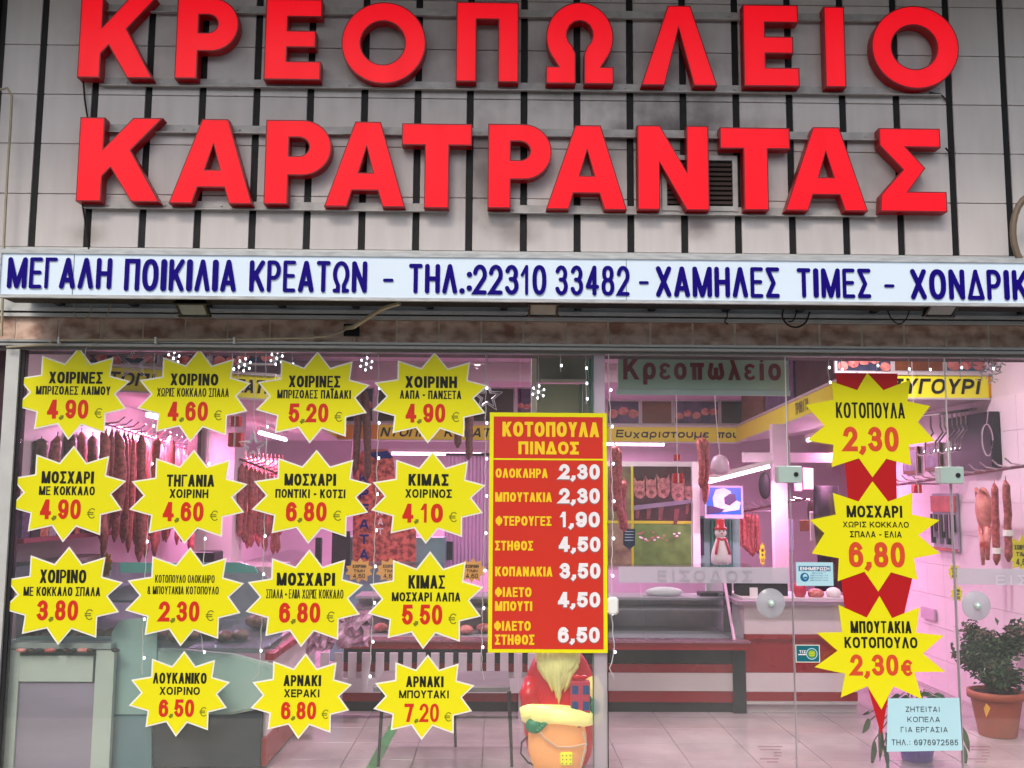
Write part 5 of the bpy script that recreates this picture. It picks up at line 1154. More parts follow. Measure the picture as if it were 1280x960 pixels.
# left shelf with jars & trays
sh=thing('wall_shelf','long shelf of dark packets along the left wall under the sausages','shelf',(-3.0,2,1.2))
pz=PX(60,669,-3.05).z
MB().box(-3.19,-2.95,.4,3.9,pz-.03,pz).build('shelf_board',mat('shelf_crimson',(160,60,90),.4,noise=.1),sh)
rng=random.Random(5)
for k in range(26):
    y=.45+k*.13; h=.10+rng.random()*.12; MB().box(-3.16,-2.99,y,y+.09+rng.random()*.03,pz,pz+h).build('packet',[mat('packet_violet',(110,84,130),.4,noise=.3,scale=30),mat('packet_dark',(60,48,60),.4,noise=.3,scale=30),MEAT,mat('packet_pale',(190,170,190),.4,noise=.2,scale=30)][k%4],sh)
# pillar on left
tag(MB().box(P(246,600,2.6).x,P(292,600,2.6).x,2.6,2.95,0,2.36).build('pillar',WALLP),'pale square pillar behind the second and third columns of stars','pillar')
tag(MB().box(P(233,600,2.5).x,P(245,600,2.5).x,2.5,2.6,1.3,2.36).build('dark_wall_strip',BROWND),'dark brown upright strip beside the pale pillar','panel')
# pale counter behind with machine
cb=thing('work_bench','pale back bench with dark machine behind the third row stars','bench',(P(270,700,2.2).x,2.2,0))
MB().box(P(235,700,2.2).x,P(345,700,2.2).x,2.2,2.8,0,P(280,708,2.2).z).build('bench_body',BWHT,cb)
MB().bbox(P(240,700,2.25).x,P(268,700,2.25).x,2.25,2.5,P(280,708,2.25).z,P(280,690,2.25).z,.01).build('slicer_body',DARK,cb)
# lilac curtain and partition behind poster area
cu=thing('curtain','lilac pleated curtain left of the tall red poster','curtain',(P(590,640,4.6).x,4.6,1.1))
mb=MB(); xa,xb=P(556,640,4.6).x,P(640,640,4.6).x; n=60; za,zc=P(590,712,4.6).z,P(590,568,4.6).z; A=[]
for i in range(n+1): A.append((xa+(xb-xa)*i/n,4.6+.008*math.sin(i*1.9),za))
A+=[(x,y,zc) for x,y,z in A]; mb.add(A,[(i,i+1,i+2+n,i+1+n) for i in range(n)]); mb.build('cloth',PURP,cu)
MB().tube([(xa,4.58,zc),(xb,4.58,zc)],.014,6).build('curtain_rail',DARK,cu)
tag(MB().box(P(553,665,4.5).x,P(566,665,4.5).x,4.5,4.55,P(560,700,4.5).z,P(560,677,4.5).z).build('dark_opening_frame',DARK),'small dark upright box in front of the lilac curtain','box')
# teal fridge behind posters
tf=thing('teal_cabinet','teal glass door cabinet behind the meat poster','cabinet',(P(470,680,4.0).x,4.0,.9))
MB().box(P(415,680,4.0).x,P(555,680,4.0).x,4.05,4.5,0,P(470,672,4.0).z).build('cabinet_body',mat('cabinet_teal',(120,170,168),.3,noise=.1),tf)
MB().box(P(415,680,4.0).x,P(437,680,4.0).x,3.99,4.04,.9,P(420,664,4.0).z).build('black_frame',DARK,tf)
MB().box(P(395,680,4.0).x,P(402,680,4.0).x,3.96,4.04,.9,P(395,672,4.0).z).build('black_frame',BLACK,tf)
# poster with vertical letters
pw=thing('meat_poster','eight sided poster of raw meat with violet vertical lettering','poster',(P(480,630,3.7).x,3.7,1.2))
oc=loop_px([(441,575),(455,562),(483,561),(492,572),(494,600),(520,650),(520,702),(441,702)][::-1],3.7)
MB().prism(oc,3.7,3.72,back=True).build('meat_print',mat('meat_collage',(224,110,96),.4,noise=.4,scale=20,col2=(120,24,34),thr=(.38,.6),detail=9),pw)
MB().prism(loop_px([(459,566),(484,563),(491,572),(470,574)][::-1],3.69),3.69,3.695).build('blue_header',BLUE,pw)
for k,ch in enumerate('ΚΡΕΑΤΑ'):
    mb=MB(); fit(mb,ch,449,592+k*19,461,604+k*19,3.69,.22); mb.build('lettering',MATS['navy_vinyl'],pw)
for k,ch in enumerate('ΚΑΤ'):
    mb=MB(); fit(mb,ch,472,636+k*12,479,644+k*12,3.69,.2); mb.build('lettering',WHP,pw)
# ---- centre back: livestock picture wall
YP=3.9
pp=thing('livestock_picture','large picture board of pigs at a rail and sheep on grass','picture board',(P(815,640,YP).x,YP,.9))
def pq(u0,v0_,u1,v1_,m,nm,dy=0,th=.02):
    mb=MB(); quad_px(mb,u0,v0_,u1,v1_,YP-dy,th); return mb.build(nm,m,pp)
pq(757,577,870,708,ALUL,'frame',-.01,.03)
pq(760,583,789,650,mat('pic_olive',(110,116,60),.5,noise=.3,scale=6,col2=(70,60,50)),'field_print',.001,.01)
pq(792,583,864,651,mat('pic_brown',(64,34,32),.5,noise=.3,scale=5,col2=(30,16,18)),'barn_print',.001,.01)
pq(792,655,864,706,mat('pic_grass',(96,140,64),.5,noise=.25,scale=9,col2=(70,108,44)),'meadow_print',.001,.01)
pq(760,655,789,706,mat('pic_olive2',(140,134,100),.5,noise=.3,scale=8,col2=(90,70,60)),'cow_print',.001,.01)
pq(789,583,792,706,mat('lime_line',(170,178,40),.5,noise=.03),'lime_divider',.003,.012); pq(757,651,864,654.5,MATS['lime_line'],'lime_divider',.004,.012)
pq(866,577,875,708,WHITE,'side_rail',.01,.03)
PIG=mat('pig_print',(176,126,118),.5,noise=.3,scale=26,col2=(112,66,62)); PIGD=mat('pig_shade',(112,66,62),.5,noise=.2,scale=20)
for k,(u,v,s) in enumerate(((800,612,8),(814,611,8.5),(829,610,9),(848,615,9),(861,616,6))):
    q=P(u,v,YP-.006); r=s*12/1240; mb=MB(); c_=[(q.x+r*.8*math.cos(a),q.z+r*1.15*math.sin(a)) for a in [i*math.pi/9 for i in range(18)]]
    mb.prism([c_],YP-.006,YP-.002)
    mb.prism([[(q.x-r*.8,q.z+r*.5),(q.x-r*.3,q.z+r*.9),(q.x-r*.75,q.z+r*1.6)]],YP-.0065,YP-.002); mb.prism([[(q.x+r*.3,q.z+r*.9),(q.x+r*.8,q.z+r*.5),(q.x+r*.7,q.z+r*1.6)]],YP-.0065,YP-.002)
    o=mb.build('pig_print',PIG,pp); mb=MB(); mb.prism([ringpts(q.x,q.z-r*.4,r*.3,r*.25,12)],YP-.0085,YP-.0068); mb.prism([ringpts(q.x-r*.35,q.z+r*.3,r*.1,r*.1,8)],YP-.0085,YP-.0068); mb.prism([ringpts(q.x+r*.35,q.z+r*.3,r*.1,r*.1,8)],YP-.0085,YP-.0068); mb.build('snout',PIGD,o)
    mb=MB(); mb.prism([[(q.x-r*.6,q.z-r*3.6),(q.x-r*.2,q.z-r*3.6),(q.x+r*.1,q.z-r*1.9),(q.x-r*.5,q.z-r*1.9)]],YP-.006,YP-.002); mb.build('leg_print',PIGD,pp)
mb=MB(); mb.prism(loop_px([(792,632),(864,624),(864,629),(792,638)][::-1],YP-.012),YP-.012,YP-.009); mb.build('rail_print',mat('rail_print_grey',(120,116,130),.5,noise=.1),pp)
rng=random.Random(8)
for k in range(26):
    u=797+rng.random()*52; v=664+rng.random()*12; q=P(u,v,YP-.004); mb=MB(); mb.prism([ringpts(q.x,q.z,.014,.009,8)],YP-.004-.00005*k,YP-.002); mb.build('sheep_print',PIG if k%3 else WHITE,pp)
q=P(785,672,3.3); mb=MB(); mb.prism(loop_px([(779,661),(794,661),(794,681),(787,687),(779,681)][::-1],3.3),3.3,3.31,back=True)
tb_=tag(mb.build('hanging_board',mat('navy_board',(24,54,74),.5,noise=.1)),'small dark teal hanging notice board in front of the sheep picture','notice board')
mb=MB()
for k in range(4): quad_px(mb,781,664+k*3.6,792,665+k*3.6,3.298,.001)
mb.build('lettering',MATS['teal_print'] if False else NOTE,tb_)
# TV
tv=thing('television','small wall television showing a white cow on blue','television',(P(907,626,3.7).x,3.7,1.5))
mb=MB(); quad_px(mb,881,607,929,648,3.7,.05); mb.build('casing',mat('tv_grey',(150,150,160),.4,noise=.04),tv)
mb=MB(); quad_px(mb,883.5,609.5,926.5,643,3.697,.002); mb.build('screen',mat('tv_blue',(30,80,170),.3,noise=.1,scale=5,emit=(30,90,200),es=.35),tv)
q=lambda u,v:(P(u,v,3.69).x,P(u,v,3.69).z)
mb=MB(); mb.prism([[q(893,636),q(891,622),q(895,612),q(905,610),q(913,614),q(917,624),q(926,628),q(924,637),q(905,640)][::-1]],3.692,3.6965); mb.build('cow_print',mat('tv_cow',(196,180,210),.4,noise=.15,scale=18,emit=(200,190,220),es=.2),tv)
mb=MB(); mb.prism([[q(905,622),q(912,617),q(919,618),q(920,626),q(912,632),q(906,630)][::-1]],3.688,3.6915); mb.prism([[q(884,632),q(893,633),q(906,637),q(900,641),q(884,642)][::-1]],3.688,3.6915); mb.build('dark_patch_print',mat('tv_dark',(50,40,70),.4,noise=.1),tv)
# green doorway behind snowman
gd=thing('green_curtain_door','green curtained doorway behind the snowman ornament','doorway',(P(905,680,4.0).x,4.0,.9))
mb=MB(); quad_px(mb,873,645,925,712,4.0,.02); mb.build('green_frame',mat('green_paint',(110,160,142),.4,noise=.04),gd)
mb=MB(); xa,xb=P(888,680,3.98).x,P(916,680,3.98).x; n=24; za,zc=P(900,710,3.98).z,P(900,650,3.98).z; A=[(xa+(xb-xa)*i/n,3.98+.012*math.sin(i*1.7),za) for i in range(n+1)]; A+=[(x,y,zc) for x,y,z in A]
mb.add(A,[(i,i+1,i+2+n,i+1+n) for i in range(n)]); mb.build('curtain',GREEND,gd)
mb=MB(); quad_px(mb,870.5,648,880,694,3.97,.03); mb.build('dark_glass',mat('dark_glass',(40,44,58),.3,noise=.1),gd)
# snowman
p_=P(901.5,705,2.62); sn=thing('snowman_ornament','white snowman ornament with a red hat on the display case','ornament',tuple(p_))
s=10.2*8.5/1240
mb=MB(); mb.smooth=True; mb.lathe([(s*.9,0),(s*1.2,.01),(s*1.25,s*.8),(s*1.1,s*1.6),(s*.75,s*2.6),(s*.5,s*3.2)],18,p_); mb.build('body',WHITE,sn)
mb=MB(); mb.smooth=True; mb.ell((p_.x,p_.y,p_.z+s*3.75),(s*.72,s*.65,s*.65),14,9); h_=mb.build('head',WHITE,sn)
mb=MB(); mb.ell((p_.x,p_.y-s*.66,p_.z+s*3.7),(s*.12,s*.22,s*.1),8,5); mb.build('nose',MATS['price_orange_print'],h_)
mb=MB(); mb.ell((p_.x-s*.25,p_.y-s*.6,p_.z+s*3.95),(s*.08,s*.06,s*.09),6,5); mb.ell((p_.x+s*.25,p_.y-s*.6,p_.z+s*3.95),(s*.08,s*.06,s*.09),6,5); mb.build('eyes',INK,h_)
mb=MB(); mb.smooth=True; mb.lathe([(s*.75,0),(s*.75,s*.25),(s*.5,s*.3),(s*.5,s*1.15),(s*.45,s*1.25)],14,(p_.x,p_.y,p_.z+s*4.15)); mb.build('hat',FRED,sn)
mb=MB(); mb.smooth=True; mb.tube([(p_.x-s*.55,p_.y-s*.3,p_.z+s*3.1),(p_.x,p_.y-s*.62,p_.z+s*2.95),(p_.x+s*.55,p_.y-s*.3,p_.z+s*3.1)],s*.16,6)
for sx in (-1,1): mb.tube([(p_.x+sx*s*.45,p_.y-s*.6,p_.z+s*2.95),(p_.x+sx*s*.7,p_.y-s*.9,p_.z+s*2.0),(p_.x+sx*s*.85,p_.y-s*1.0,p_.z+s*1.2)],s*.16,6)
mb.build('scarf',FPNK,sn)
tag(MB().box(P(880,712,2.62).x,P(935,712,2.62).x,2.5,2.8,p_.z-.02,p_.z-.001).build('glass_shelf',GL2),'glass shelf carrying the snowman above the display case','shelf')
# bell lamp and gift decorations
q=P(900,583,2.6); bl=thing('bell_lamp','frosted white bell shaped hanging ornament above the television','ornament',tuple(q))
mb=MB(); mb.smooth=True; mb.lathe([(.01,.1),(.05,.085),(.075,.04),(.082,-.02),(.07,-.055),(.03,-.07)],16,q); mb.build('bell',mat('bell_frosted',(206,186,200),.4,noise=.05),bl)
MB().tube([q+Vector((0,0,.1)),(q.x-.03,2.6,2.35),(q.x-.04,2.6,2.98)],.004,4).build('cord',WIREW,bl)
def gift(u,v,Y,s,lb):
    q=P(u,v,Y); t=thing('gift_ornament',lb,'ornament',tuple(q),'hanging red gift ornaments'); rot=random.uniform(-.15,.15)
    MB().bbox(q.x-s,q.x+s,Y-s*.9,Y+s*.9,q.z-s*1.05,q.z+s*1.05,.006).build('box',mat('gift_red_foil',(186,24,30),.25,.3,noise=.1,scale=30),t)
    MB().box(q.x-s*.14,q.x+s*.14,Y-s*.93,Y-s*.905,q.z-s*1.0,q.z+s*1.0).build('ribbon',ALUL,t)
    MB().tube([(q.x,Y,q.z+s*1.05),(q.x,Y,2.97)],.002,4).build('thread',WIREW,t)
gift(295,527,1.2,.035,'small red gift ornament, upper one below the second star'); gift(295,550,1.25,.048,'bigger red gift ornament, lower one below the second star')
gift(847,598,2.0,.038,'red foil gift ornament hanging before the pig picture'); gift(846,572,2.05,.024,'tiny red gift ornament just above the larger foil one')
gift(1146,611,1.4,.03,'red gift ornament beside the middle right star')
# white pillar and back right room
tag(MB().box(P(967,600,3.4).x,P(984,600,3.4).x,3.4,3.5,0,2.3).build('door_pillar',WALLP),'slim pale pillar behind the checkout at the room opening','pillar')
tag(MB().box(P(930,600,3.42).x,P(1130,600,3.42).x,3.42,3.48,P(1000,578,3.42).z,P(1000,566,3.42).z).build('opening_beam',WALLP),'pale cross beam over the rear room opening','beam')
# white diagonal tube under canopy
tube_lamp(P(880,604,3.3),P(962,583,3.2),'slanting pink white tube lamp above the television',34)
for k,(u0,u1,v0_,v1_,Y,m_,lb) in enumerate(((948,964,590,624,4.6,DARK,'dark oval pan hanging on the rear room wall'),(1009,1021,624,656,3.8,BROWND,'dark apron top hanging beside the ribbon'),(1013,1024,640,676,3.7,WHITE,'white cleaver shaped scoop on the rear rail'),(975,992,650,690,4.2,mat('apron_blue',(150,150,180),.6,noise=.2,scale=20,stretch=(5,1,.3)),'bluish cloth hanging on the rear wall'),(1000,1014,650,664,3.9,BROWNP,'brown cloth on the rear rail'),(993,1003,602,614,4.4,mat('frame_white_pic',(230,200,220),.5,noise=.05),'small bright framed card on the rear wall'),(1004,1017,585,612,4.4,MATS['frame_white_pic'],'taller bright framed card on the rear wall'))):
    q=P((u0+u1)/2,(v0_+v1_)/2,Y); rx=(u1-u0)/2*(Y+5.9)/1240; rz=(v1_-v0_)/2*(Y+5.9)/1240
    mb=MB()
    if k in(0,1): mb.smooth=True; mb.ell((q.x,Y,q.z),(rx,.03,rz),14,8)
    else: mb.bbox(q.x-rx,q.x+rx,Y,Y+.02,q.z-rz,q.z+rz,.006)
    small(['hanging_pan','hanging_apron','hanging_scoop','hanging_cloth','hanging_cloth','framed_card','framed_card'][k],lb,['pan','apron','scoop','cloth','cloth','card','card'][k],mb,m_)
q=P(1036,640,3.6)
mb=MB(); mb.smooth=True; mb.lathe([(.12,0),(.13,-.3),(.1,-.7),(.14,-1.0)],12,(q.x-.02,3.6,q.z+.25),1,.4); small('dark_coat','dark coat hanging in the rear room left of the ribbon','coat',mb,DARK)
# ================================================================ FIGURE (lit plastic christmas figure)
fb=P(698,957,.1); F=thing('christmas_figure','glowing plastic bearded christmas figure in red coat holding a plaid gift','figure',(fb.x,.22,0))
kx=6.12/1240
def fp(u,v,y=.22): # pixel -> metres around the figure
    q=P(u,v,y); return Vector((q.x,y,q.z))
cx=fp(700,900).x
mb=MB(); mb.smooth=True
def fz(v): return P(700,v,.2).z
body=[(.16,fz(957)),(.19,fz(945)),(.215,fz(915)),(.225,fz(885)),(.22,fz(862)),(.195,fz(842)),(.16,fz(826)),(.11,fz(812)),(.06,fz(806))]
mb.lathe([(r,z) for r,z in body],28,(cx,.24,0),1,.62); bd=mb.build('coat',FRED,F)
# sack at the lower front
mb=MB(); mb.smooth=True; sxk=fp(697,935,.12).x
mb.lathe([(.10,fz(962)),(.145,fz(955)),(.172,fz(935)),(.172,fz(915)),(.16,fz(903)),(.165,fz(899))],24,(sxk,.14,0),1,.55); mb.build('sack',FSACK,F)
mb=MB(); mb.tube([fp(670,908,.05),fp(682,924,.03),fp(697,934,.03),fp(715,934,.04),(fp(732,930,.06))],.008,6); mb.build('sack_rope',MATS['figure_skin'],F)
q=fp(708,949,.045); mb=MB(); mb.bbox(q.x-.037,q.x+.037,.037,.05,q.z-.035,q.z+.04,.008); o=mb.build('sack_patch',FYEL,F)
mb=MB()
for k in range(9): mb.ell((q.x-.022+.022*(k%3),.0365,q.z-.022+.022*(k//3)),(.004,.003,.004),6,4)
mb.build('patch_dots',OLIVE,o)
rng=random.Random(4)
for k in range(10):
    qq=fp(690+k*4.2,905+rng.uniform(-3,3),.09); mb=MB(); mb.smooth=True; mb.ell(qq,(.02,.018,.016),8,6); mb.build('toy',[FYEL,FTRIM,MEATP][k%3],F)
# cream belt/arm trim
mb=MB(); mb.smooth=True
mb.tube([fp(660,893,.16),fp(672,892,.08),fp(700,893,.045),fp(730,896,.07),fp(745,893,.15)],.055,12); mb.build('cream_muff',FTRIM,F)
# left arm: red sleeve, cream cuff, green mitten
mb=MB(); mb.smooth=True; mb.tube([fp(667,852,.2),fp(661,868,.15),fp(663,882,.12)],.06,12,r2=.055); mb.build('sleeve',FRED,F)
mb=MB(); mb.smooth=True; mb.tube([fp(662,884,.12),fp(664,898,.09)],.062,12,r2=.058); mb.build('cuff',FTRIM,F)
mb=MB(); mb.smooth=True; c_=fp(668,907,.07); mb.ell(c_,(.055,.04,.045),14,9)
for k in range(4): a=-.6+.25*k; mb.ell(c_+Vector((.02+.012*k,-.03,-.02+.012*k)),(.02,.016,.011),8,6)
mb.ell(c_+Vector((.03,-.01,.035)),(.018,.015,.026),8,6); mb.build('mitten',FGRN,F)
mb=MB(); mb.smooth=True; mb.tube([fp(737,850,.2),fp(744,866,.16),fp(744,884,.12)],.055,12,r2=.05); mb.build('sleeve',FTRIM,F)
mb=MB(); mb.smooth=True; c_=fp(741,884,.08); mb.ell(c_,(.05,.035,.05),14,9)
for k in range(4): mb.ell(c_+Vector((-.045,-.012,.025-.016*k)),(.02,.016,.009),8,6)
mb.ell(c_+Vector((-.02,-.02,.045)),(.014,.014,.024),8,6); mb.build('mitten',FGRN,F)
# plaid gift box
gx0,gx1=fp(713,865,.06).x,fp(737,865,.06).x; gz0,gz1=fp(725,890,.06).z,fp(725,851,.06).z
gb=MB().bbox(gx0,gx1,.03,.10,gz0,gz1,.004).build('gift_box',FPNK,F)
mb=MB()
for i in range(2):
    for j in range(2):
        x=gx0+.008+i*(gx1-gx0-.05); z=gz0+.015+j*.09; mb.box(x,x+.036,.0285,.0298,z,z+.05)
mb.build('plaid_square',FBLU,gb)
mb=MB(); mb.ell(((gx0+gx1)/2-.02,.065,gz1+.02),(.03,.02,.014),8,5); mb.ell(((gx0+gx1)/2+.02,.065,gz1+.02),(.03,.02,.014),8,5); mb.build('bow',FRED,gb)
# head, beard, hat (mostly behind the poster)
hz_=fz(800)
mb=MB(); mb.smooth=True; mb.ell((cx-.01,.22,hz_),(.105,.1,.12),20,12); hd=mb.build('head',FSKIN,F)
mb=MB(); mb.smooth=True
bx=cx-.02; rb2_=random.Random(6)
for lay in range(2):
    for k in range(17):
        f=-1+2*k/16; a=f*1.25; top=Vector((bx+.112*math.sin(a),.165-.06*math.cos(a)-.012*lay,fz(808)))
        zb_e=fz(878-30*abs(f)**1.6-rb2_.uniform(0,20)-8*lay); xe=bx+f*.062+rb2_.uniform(-.008,.008)
        mid=Vector((bx+.12*math.sin(a)*.96,.105-.045*math.cos(a)-.012*lay,(top.z*.45+zb_e*.55)))
        end=Vector((xe,.10-.012*lay,zb_e)); mb.tube([top,top.lerp(mid,.5)+Vector((0,-.012,0)),mid,mid.lerp(end,.6)+Vector((rb2_.uniform(-.006,.006),-.004,0)),end],lambda t:.026*(1-.92*t**2.2)+.001,7)
mb.build('beard',BEARD,hd)
mb=MB(); mb.smooth=True; mb.ell((cx-.01,.115,hz_+.0),(.022,.02,.02),10,7); mb.build('nose',FPNK,hd)
mb=MB(); mb.ell((cx-.05,.128,hz_+.035),(.012,.008,.014),8,6); mb.ell((cx+.03,.128,hz_+.035),(.012,.008,.014),8,6); mb.build('eyes',INK,hd)
mb=MB(); mb.smooth=True; mb.lathe([(.12,.06),(.12,.09),(.10,.1),(.07,.17),(.03,.23),(.01,.25)],20,(cx-.01,.22,hz_)); mb.build('hat',FRED,hd)
mb=MB(); mb.smooth=True; mb.tube([(cx-.01+.115*math.cos(a),.22+.11*math.sin(a),hz_+.07) for a in [i*math.pi/10 for i in range(21)]],.025,8); mb.build('hat_trim',FTRIM,hd)
MB().tube([fp(662,918,.2),fp(652,928,.2),fp(651,942,.2),fp(660,953,.15),fp(672,958,.1)],.006,6).build('power_cable',WIRE,F)
MB().tube([fp(729,915,.03),fp(733,930,.03),fp(729,945,.03),fp(726,958,.03)],.004,6).build('light_cable',WIREW,F)
# ================================================================ PLANTS
pc_=PZ(1240,919,0.0)
FPX_=(3.44,pc_.y)
fc=thing('potted_ficus','bushy ficus with reddish top leaves in a terracotta pot at the right','potted plant',(FPX_[0],FPX_[1],0))
ph=.30; pr_=.175
mb=MB(); mb.smooth=True; mb.lathe([(pr_*.68,0),(pr_*.70,.01),(pr_*.93,ph*.8),(pr_*.94,ph*.82)],24,(FPX_[0],FPX_[1],0)); pot=mb.build('pot',TERRA,fc)
mb=MB(); mb.smooth=True; mb.lathe([(pr_*.95,ph*.82),(pr_*1.06,ph*.84),(pr_*1.06,ph),(pr_*.95,ph),(pr_*.9,ph*.92)],24,(FPX_[0],FPX_[1],0)); mb.build('rim',TERRA,pot)
MB().lathe([(pr_*.9,ph*.9),(pr_*.9,ph*.925)],20,(FPX_[0],FPX_[1],0)).build('soil',SOIL,fc)
rng=random.Random(11)
st=MB(); tips=[]
base=Vector((FPX_[0],FPX_[1],ph*.92))
for k in range(16):
    a=rng.uniform(0,6.28); rr=rng.uniform(.04,.22); hh_=rng.uniform(.10,.46); e=base+Vector((rr*math.cos(a),rr*math.sin(a),hh_)); m_=base+Vector((rr*.35*math.cos(a),rr*.35*math.sin(a),hh_*.6))
    st.tube([base+Vector((.02*math.cos(a),.02*math.sin(a),0)),m_,e],.009,5,r2=.003); tips.append((m_,e))
st.build('stems',BARK,fc)
lf=MB()
for k in range(4200):
    m_,e=tips[rng.randrange(len(tips))]; c_=m_.lerp(e,rng.uniform(.2,1.05))+Vector((rng.gauss(0,.035),rng.gauss(0,.04),rng.gauss(0,.03)))
    if c_.x>3.67: continue
    if c_.z<ph*.9: c_.z=ph*.9+rng.random()*.05
    l_=rng.uniform(.018,.038); rot=Euler((rng.uniform(-.9,.9),rng.uniform(-.9,.9),rng.uniform(0,6.28))).to_matrix()
    pts=[Vector((-l_,0,0)),Vector((0,l_*.42,.006)),Vector((l_,0,-.008)),Vector((0,-l_*.42,.006))]
    lf.mi=1 if (c_.z>.66 and rng.random()<.6) or rng.random()<.08 else 0
    lf.add([c_+rot@p_ for p_ in pts],[(0,1,2,3)])
o=lf.build('foliage',[LEAF,LEAFP],fc); o['kind']='stuff'
q=P(1233,879,FPX_[1]-.16); mb=MB(); mb.add([q,q+Vector((-.025,-.01,-.03)),q+Vector((-.015,-.02,-.09)),q+Vector((.02,-.01,-.03))],[(0,1,2,3)]); mb.build('yellowed_leaf',mat('yellow_leaf',(214,160,60),.5,noise=.1),fc)
# violet pot
vp=P(1146,942,.42); vz=vp.z; vpl=thing('violet_potted_plant','drooping broad leaved plant in a violet pot behind the blue notice','potted plant',(vp.x,.42,0))
mb=MB(); mb.smooth=True; mb.lathe([(.085,0),(.09,.01),(.125,.20),(.128,.24),(.115,.24),(.11,.21)],24,(vp.x,.42,0)); mb.build('pot',PPOT,vpl)
MB().lathe([(.108,.2),(.108,.215)],18,(vp.x,.42,0)).build('soil',SOIL,vpl)
def big_leaf(base,d_,L,W,m=LEAF2,parent=None):
    dv=Vector(d_).normalized(); sd=dv.cross(Vector((0,-1,.2))).normalized(); mb=MB(); mb.smooth=True; A=[]; n=7
    for i in range(n+1):
        t=i/n; w_=W*math.sin(math.pi*min(1,t*.96+.04))**.8; c_=Vector(base)+dv*L*t+Vector((0,-.02*math.sin(t*3),-.06*t*t)); A+= [c_-sd*w_/2,c_+Vector((0,.008,0)),c_+sd*w_/2]
    mb.add(A,[(3*i+j,3*i+j+1,3*i+j+4,3*i+j+3) for i in range(n) for j in (0,1)]); return mb.build('leaf',m,parent)
stv=MB()
for k,(u,v,dx,dz,L,W) in enumerate(((1084,893,-.3,.5,.07,.05),(1088,900,-.7,-.2,.06,.05),(1100,905,-.1,-1,.16,.035),(1093,925,-.3,-1,.1,.035),(1104,930,.2,-1,.1,.03),(1135,873,-.4,.25,.09,.04),(1150,870,.3,.3,.1,.04),(1160,872,.8,.15,.09,.04),(1198,905,.4,-.8,.12,.04),(1203,930,.1,-1,.08,.03),(1125,870,-.9,.2,.09,.04),(1168,868,1,.0,.08,.04))):
    q=P(u,v,.36); stv.tube([(vp.x,.42,.21),Vector((vp.x,.42,.38)).lerp(q,.5)+Vector((0,0,.04)),q],.004,5); big_leaf(q,(dx,-.1,dz),L,W,parent=vpl)
stv.build('stems',LEAF2,vpl)
# ================================================================ FAIRY LIGHTS
bm_=MB(); bm_.smooth=True; bm_.ell((0,0,0),(.006,.006,.009),8,6)
BM=bpy.data.meshes.new('bulb'); BM.from_pydata(bm_.v,[],bm_.f); BM.materials.append(BULB)
def put_bulb(pos,parent,s=1):
    o=bpy.data.objects.new('bulb',BM); COL.objects.link(o); o.parent=parent; o.location=Vector(pos)-PW[parent.name]; o.scale=(s,s,s)
def light_string(path,lb,Y=.05,step=.20,s=1):
    pts=[P(u,v,Y) for u,v in path]; t=thing('light_string',lb,'fairy lights',tuple(pts[0]),'icicle light strings hanging behind the glass')
    fine=[]
    for i in range(len(pts)-1):
        n=max(2,int((pts[i+1]-pts[i]).length/.03))
        for k in range(n):
            q=pts[i].lerp(pts[i+1],k/n); fine.append(q+Vector((.003*math.sin(q.z*60),.003*math.cos(q.z*45),0)))
    fine.append(pts[-1]); MB().tube(fine,.0028,5).build('cable',WIREW,t)
    acc=0
    for i in range(1,len(fine)):
        acc+=(fine[i]-fine[i-1]).length
        if acc>step: acc=0; put_bulb(fine[i]+Vector((.008,-.004,0)),t,s)
light_string([(193,442),(191,519),(188,600),(184,670),(179,760),(178,843)],'light string hanging between the first and second columns of stars')
light_string([(262,442),(261,540),(257,640),(254,720),(251,790),(254,815)],'light string hanging behind the second column of stars')
light_string([(332,442),(333,560),(330,670),(327,780),(324,840),(316,850)],'light string hanging at the left edge of the third column of stars')
light_string([(473,442),(472,560),(469,650),(466,760),(463,830),(458,861)],'light string hanging between the third and fourth columns of stars')
light_string([(607,442),(607,560),(606,640),(603,760),(602,830),(605,850)],'light string hanging along the left edge of the tall red poster',Y=.05)
light_string([(760,442),(763,520),(766,640),(764,760),(768,815),(762,835),(768,848)],'light string hanging along the right edge of the tall red poster',Y=-.012)
for k,(u,v1_) in enumerate(((290,468),(365,470),(700,465),(732,505),(1050,462),(1095,465),(1035,478),(1135,468),(1160,462),(1240,474),(1200,472))):
    light_string([(u,441),(u+1,v1_)],['short light drop left of the third top star','short light drop above the third top star','short light drop above the poster middle','short light drop above the poster right corner','short light drop left of the ribbon head','short light drop over the ribbon head','light drop beside the slanting board','light drop right of the ribbon head','light drop above the tan panel','light drop among the tinsel at upper right','light drop above the right hand board'][k],step=.07)
def snowflake(u,v,lb,r=.037,Y=.07):
    q=P(u,v,Y); t=thing('snowflake_light',lb,'snowflake light',tuple(q),'lit snowflakes behind the glass')
    mb=MB()
    for k in range(6):
        a=k*math.pi/3+.4; mb.tube([q,q+Vector((r*math.cos(a),0,r*math.sin(a)))],.004,5)
    mb.build('arms',WIREW,t)
    for k in range(6):
        a=k*math.pi/3+.4; put_bulb(q+Vector((r*math.cos(a),-.004,r*math.sin(a))),t,.9)
    put_bulb(q,t,1.1); MB().tube([q+Vector((0,0,r)),(q.x,Y,zb2)],.0018,4).build('thread',WIREW,t)
for u,v,lb in ((217,448,'lit snowflake left of the second top star tip'),(306,456,'lit snowflake right of the second top star'),(346,448,'lit snowflake left of the third top star tip'),(458,455,'lit snowflake between third and fourth top stars'),(673,490,'lit snowflake above the tall red poster')):
    snowflake(u,v,lb)
